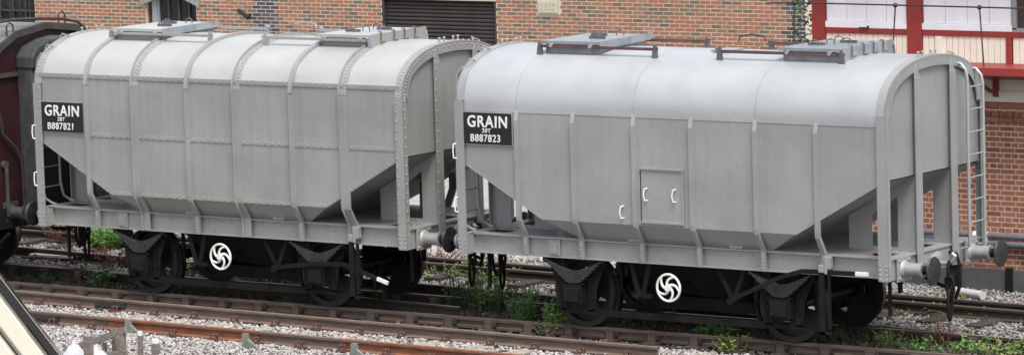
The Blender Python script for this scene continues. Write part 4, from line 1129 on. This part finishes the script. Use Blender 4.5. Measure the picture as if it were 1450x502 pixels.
for xx, w_ in ((-1.64, .21), (-.06, .235), (3.2, .23)):
    b = MB(); b.bx(xx-w_/2, xx+w_/2, YS-.05, YS+.04, 3.02, 5.4); b.build('post', 'redpaint', sb, bevel=.006)
for a, c in ((-1.53, -.18), (.06, 3.08)):
    b = MB(); b.bx(a, c, YS-.035, YS+.03, 3.385, 3.465); b.build('rail', 'redpaint', sb, bevel=.004)
b = MB(); b.bx(1.40, 1.49, YS-.04, YS+.03, 3.02, 3.383); b.build('post', 'redpaint', sb, bevel=.004)
cb0 = None
for a, c in ((-1.53, -.18), (.06, 1.39), (1.50, 3.08)):
    n_ = int(round((c-a)/.098)); w_ = (c-a)/n_
    for k in range(n_):
        b = MB(); b.bx(a+w_*k+.004, a+w_*(k+1)-.004, YS-.012-random.uniform(0, .003), YS+.02, 3.02, 3.386)
        b.build('board', 'cream', sb, bevel=.003)
b = MB(); b.bx(.27, .385, YS-.03, YS-.014, 3.03, 3.383); b.build('cover_board', 'cream', sb)
for a, c in ((-1.53, -.18), (.06, 1.50)):
    n_ = 4; w_ = (c-a-.04)/n_
    for k in range(n_):
        b = MB(); b.bx(a+.02+w_*k+.004, a+.02+w_*(k+1)-.004, YS-.01, YS+.02, 3.56, 4.6); b.build('white_panel', 'whitebd', sb, bevel=.003)
    b = MB(); b.bx(a, c, YS-.035, YS+.02, 3.466, 3.556); b.build('sill_board', 'whitebd', sb, bevel=.006)
b = MB(); b.bx(1.50, 1.57, YS-.035, YS+.02, 3.50, 4.6); b.bx(1.50, 3.1, YS-.035, YS+.02, 3.466, 3.52); fr = b.build('window', 'wpale', sb)
b = MB(); b.bx(1.57, 3.08, YS-.0, YS+.02, 3.52, 4.6); b.build('pane', 'wframe', fr)
b = MB(); b.bx(-.95, -.80, YS-.075, YS-.036, 3.466, 3.482); b.bx(-.82, -.80, YS-.07, YS-.04, 3.482, 3.505); b.build('catch', 'dark_steel', sb)
b = MB(); b.prism([(4.6, 5.4), (9.2, 5.4), (7.0, 6.8)], 0, -2.4, 4.6); b.build('roof', 'grime', sb)
# handrail of the walkway
hr = thing('handrail', 'thin dark iron handrail with ball joints in front of the signal box windows', 'handrail', (0,0,0))
def HP(px, py, Y=4.75): return hit(px, py, 1, Y)
pts = [HP(1085, 4.5), HP(1125, 4), HP(1268, 7.5), HP(1387, 10.5), HP(1500, 13.5)]
b = MB(); b.tube(pts, .012, 6); b.build('rail', 'dark_steel', hr, smooth=True)
for top, bot in (((1125, 4), (1124, 62)), ((1268, 7.5), (1263, 88)), ((1387, 10.5), (1393, 92))):
    a, c = HP(*top), HP(*bot); c = a+(c-a)*((a.z-3.02)/(a.z-c.z)); b = MB(); b.tube([a, c], .011, 6); b.build('baluster', 'dark_steel', hr, smooth=True)
    b = MB(); b.lathe([(.012, -.035), (.032, -.02), (.036, 0), (.03, .02), (.012, .035)], a, (1, 0, 0), 10); b.build('ball_joint', 'dark_steel', hr, smooth=True)
# pipes along the wall
pp = thing('pipe_run', 'pair of grey horizontal pipes fixed along the signal box brick wall', 'pipe', (0,0,0))
for zz, r_ in ((.60, .045), (.49, .05)):
    b = MB(); b.tube([(-.5, YS-.09, zz), (4.2, YS-.09, zz+.0)], r_, 10); b.build('pipe', 'greypipe', pp, smooth=True)
for zz in (.60, .49):
    b = MB(); b.tube([(.88, YS-.10, zz), (1.10, YS-.10, zz)], .056, 12); b.build('sleeve', 'whitebd', pp, smooth=True)
for xx in (.55, 1.75, 3.2):
    b = MB(); b.bx(xx-.02, xx+.02, YS-.15, YS-.01, .42, .68); b.build('clamp', 'dark_steel', pp)
# dark plinth panels and posts in front of the brick
tr_ = thing('cable_trough_wall', 'low dark grey panel wall with black posts along the foot of the signal box', 'wall', (0,0,0))
for a, c in ((.22, .60), (.70, 1.42), (1.52, 2.4)):
    b = MB(); b.bx(a, c, YS-.16, YS-.10, -.19, .14); b.build('panel', 'plinth', tr_, bevel=.005)
for xx in (.65, 1.47):
    b = MB(); b.bx(xx-.05, xx+.05, YS-.20, YS-.12, -.19, .17); b.build('post', 'black', tr_, bevel=.005)

# ------------------------------------------------------------------ cream van, bottom left corner
ROT = .20
rh = Vector((cr.x, cr.y, 0)).normalized(); rh.rotate(Quaternion((0, 0, 1), ROT))
nv = Vector((-rh.y, rh.x, 0)); D = 45.0
A_ = CAM+(fw+cr*(-4-725)/5927.26-cu*(386-251)/5927.26)*D
def VP(px, py):
    d = fw+cr*(px-725)/5927.26-cu*(py-251)/5927.26; return CAM+d*((A_-CAM).dot(nv)/d.dot(nv))
B_ = VP(88, 506)
vn = thing('van', 'cream van, only its sloping windscreen pillar with black rubber edge in view', 'van', (A_.x, A_.y, -.19), rotz=math.atan2(rh.y, rh.x))
def loc(p):
    d = p-Vector((A_.x, A_.y, -.19)); return d.dot(rh), d.z
ax_, az_ = loc(A_); bx2, bz2 = loc(B_)
sl = Vector((bx2-ax_, bz2-az_)).normalized()
top = (ax_-sl.x*.15, az_-sl.y*.15); bot = (bx2+sl.x*.25, bz2+sl.y*.25)
side = [(top[0]-3.4, .45), (top[0]-3.4, top[1]-.1), (top[0]-3.2, top[1]), (top[0]-.25, top[1]+.03), top, bot, (bot[0]+.55, bot[1]-.12), (bot[0]+.68, bot[1]-.35), (bot[0]+.70, .45)]
b = MB(); b.prism(side, 1, 0, 1.5); b.build('body', 'cream_van', vn, bevel=.02)
def band(off0, off1, y0, y1, name, mt, t0=-.10, t1=1.2, bev=.006):
    nrm = Vector((-sl.y, sl.x))            # outward, up and to the right
    if nrm.x < 0: nrm = -nrm
    L_ = math.hypot(bx2-ax_, bz2-az_)
    P = [Vector((ax_, az_))+sl*L_*t_+nrm*o_ for t_, o_ in ((t0, off0), (t0, off1), (t1, off1), (t1, off0))]
    b = MB(); b.prism([(p.x, p.y) for p in P], 1, y0, y1); return b.build(name, mt, vn, bevel=bev)
band(-.075, -.003, -.05, .02, 'rubber_seal', 'rubber')
band(-.10, -.085, -.035, 0, 'pillar_trim', 'rubber', bev=.003)
band(-.33, -.13, -.045, .0, 'windscreen_pillar', 'cream_van', bev=.02)
band(-.37, -.352, -.012, .0, 'door_gap', 'rubber', bev=0)
band(-.60, -.40, -.03, .0, 'door_frame', 'cream_van', bev=.02)
band(-.02, .006, .05, 1.45, 'windscreen', 'glass')
band(-1.75, -.64, -.012, -.002, 'side_window', 'glass', .25, 1.0, 0)
wp = band(-.085, -.03, -.075, -.05, 'wiper_arm', 'rubber', .55, .95)
for xx in (bot[0]+.1, top[0]-2.6):
    for yy in (0.0, 1.3):
        b = MB(); b.lathe([(.2, 0), (.33, .02), (.33, .18), (.2, .2)], (xx, yy-.02, .33), (0, 1, 0), 28); wl = b.build('wheel', 'rubber', vn, smooth=True)
        b = MB(); b.lathe([(.18, -.03), (.16, 0), (.05, .01)], (xx, yy-.02, .33), (0, 1, 0), 20); b.build('hubcap', 'wpale', wl, smooth=True)
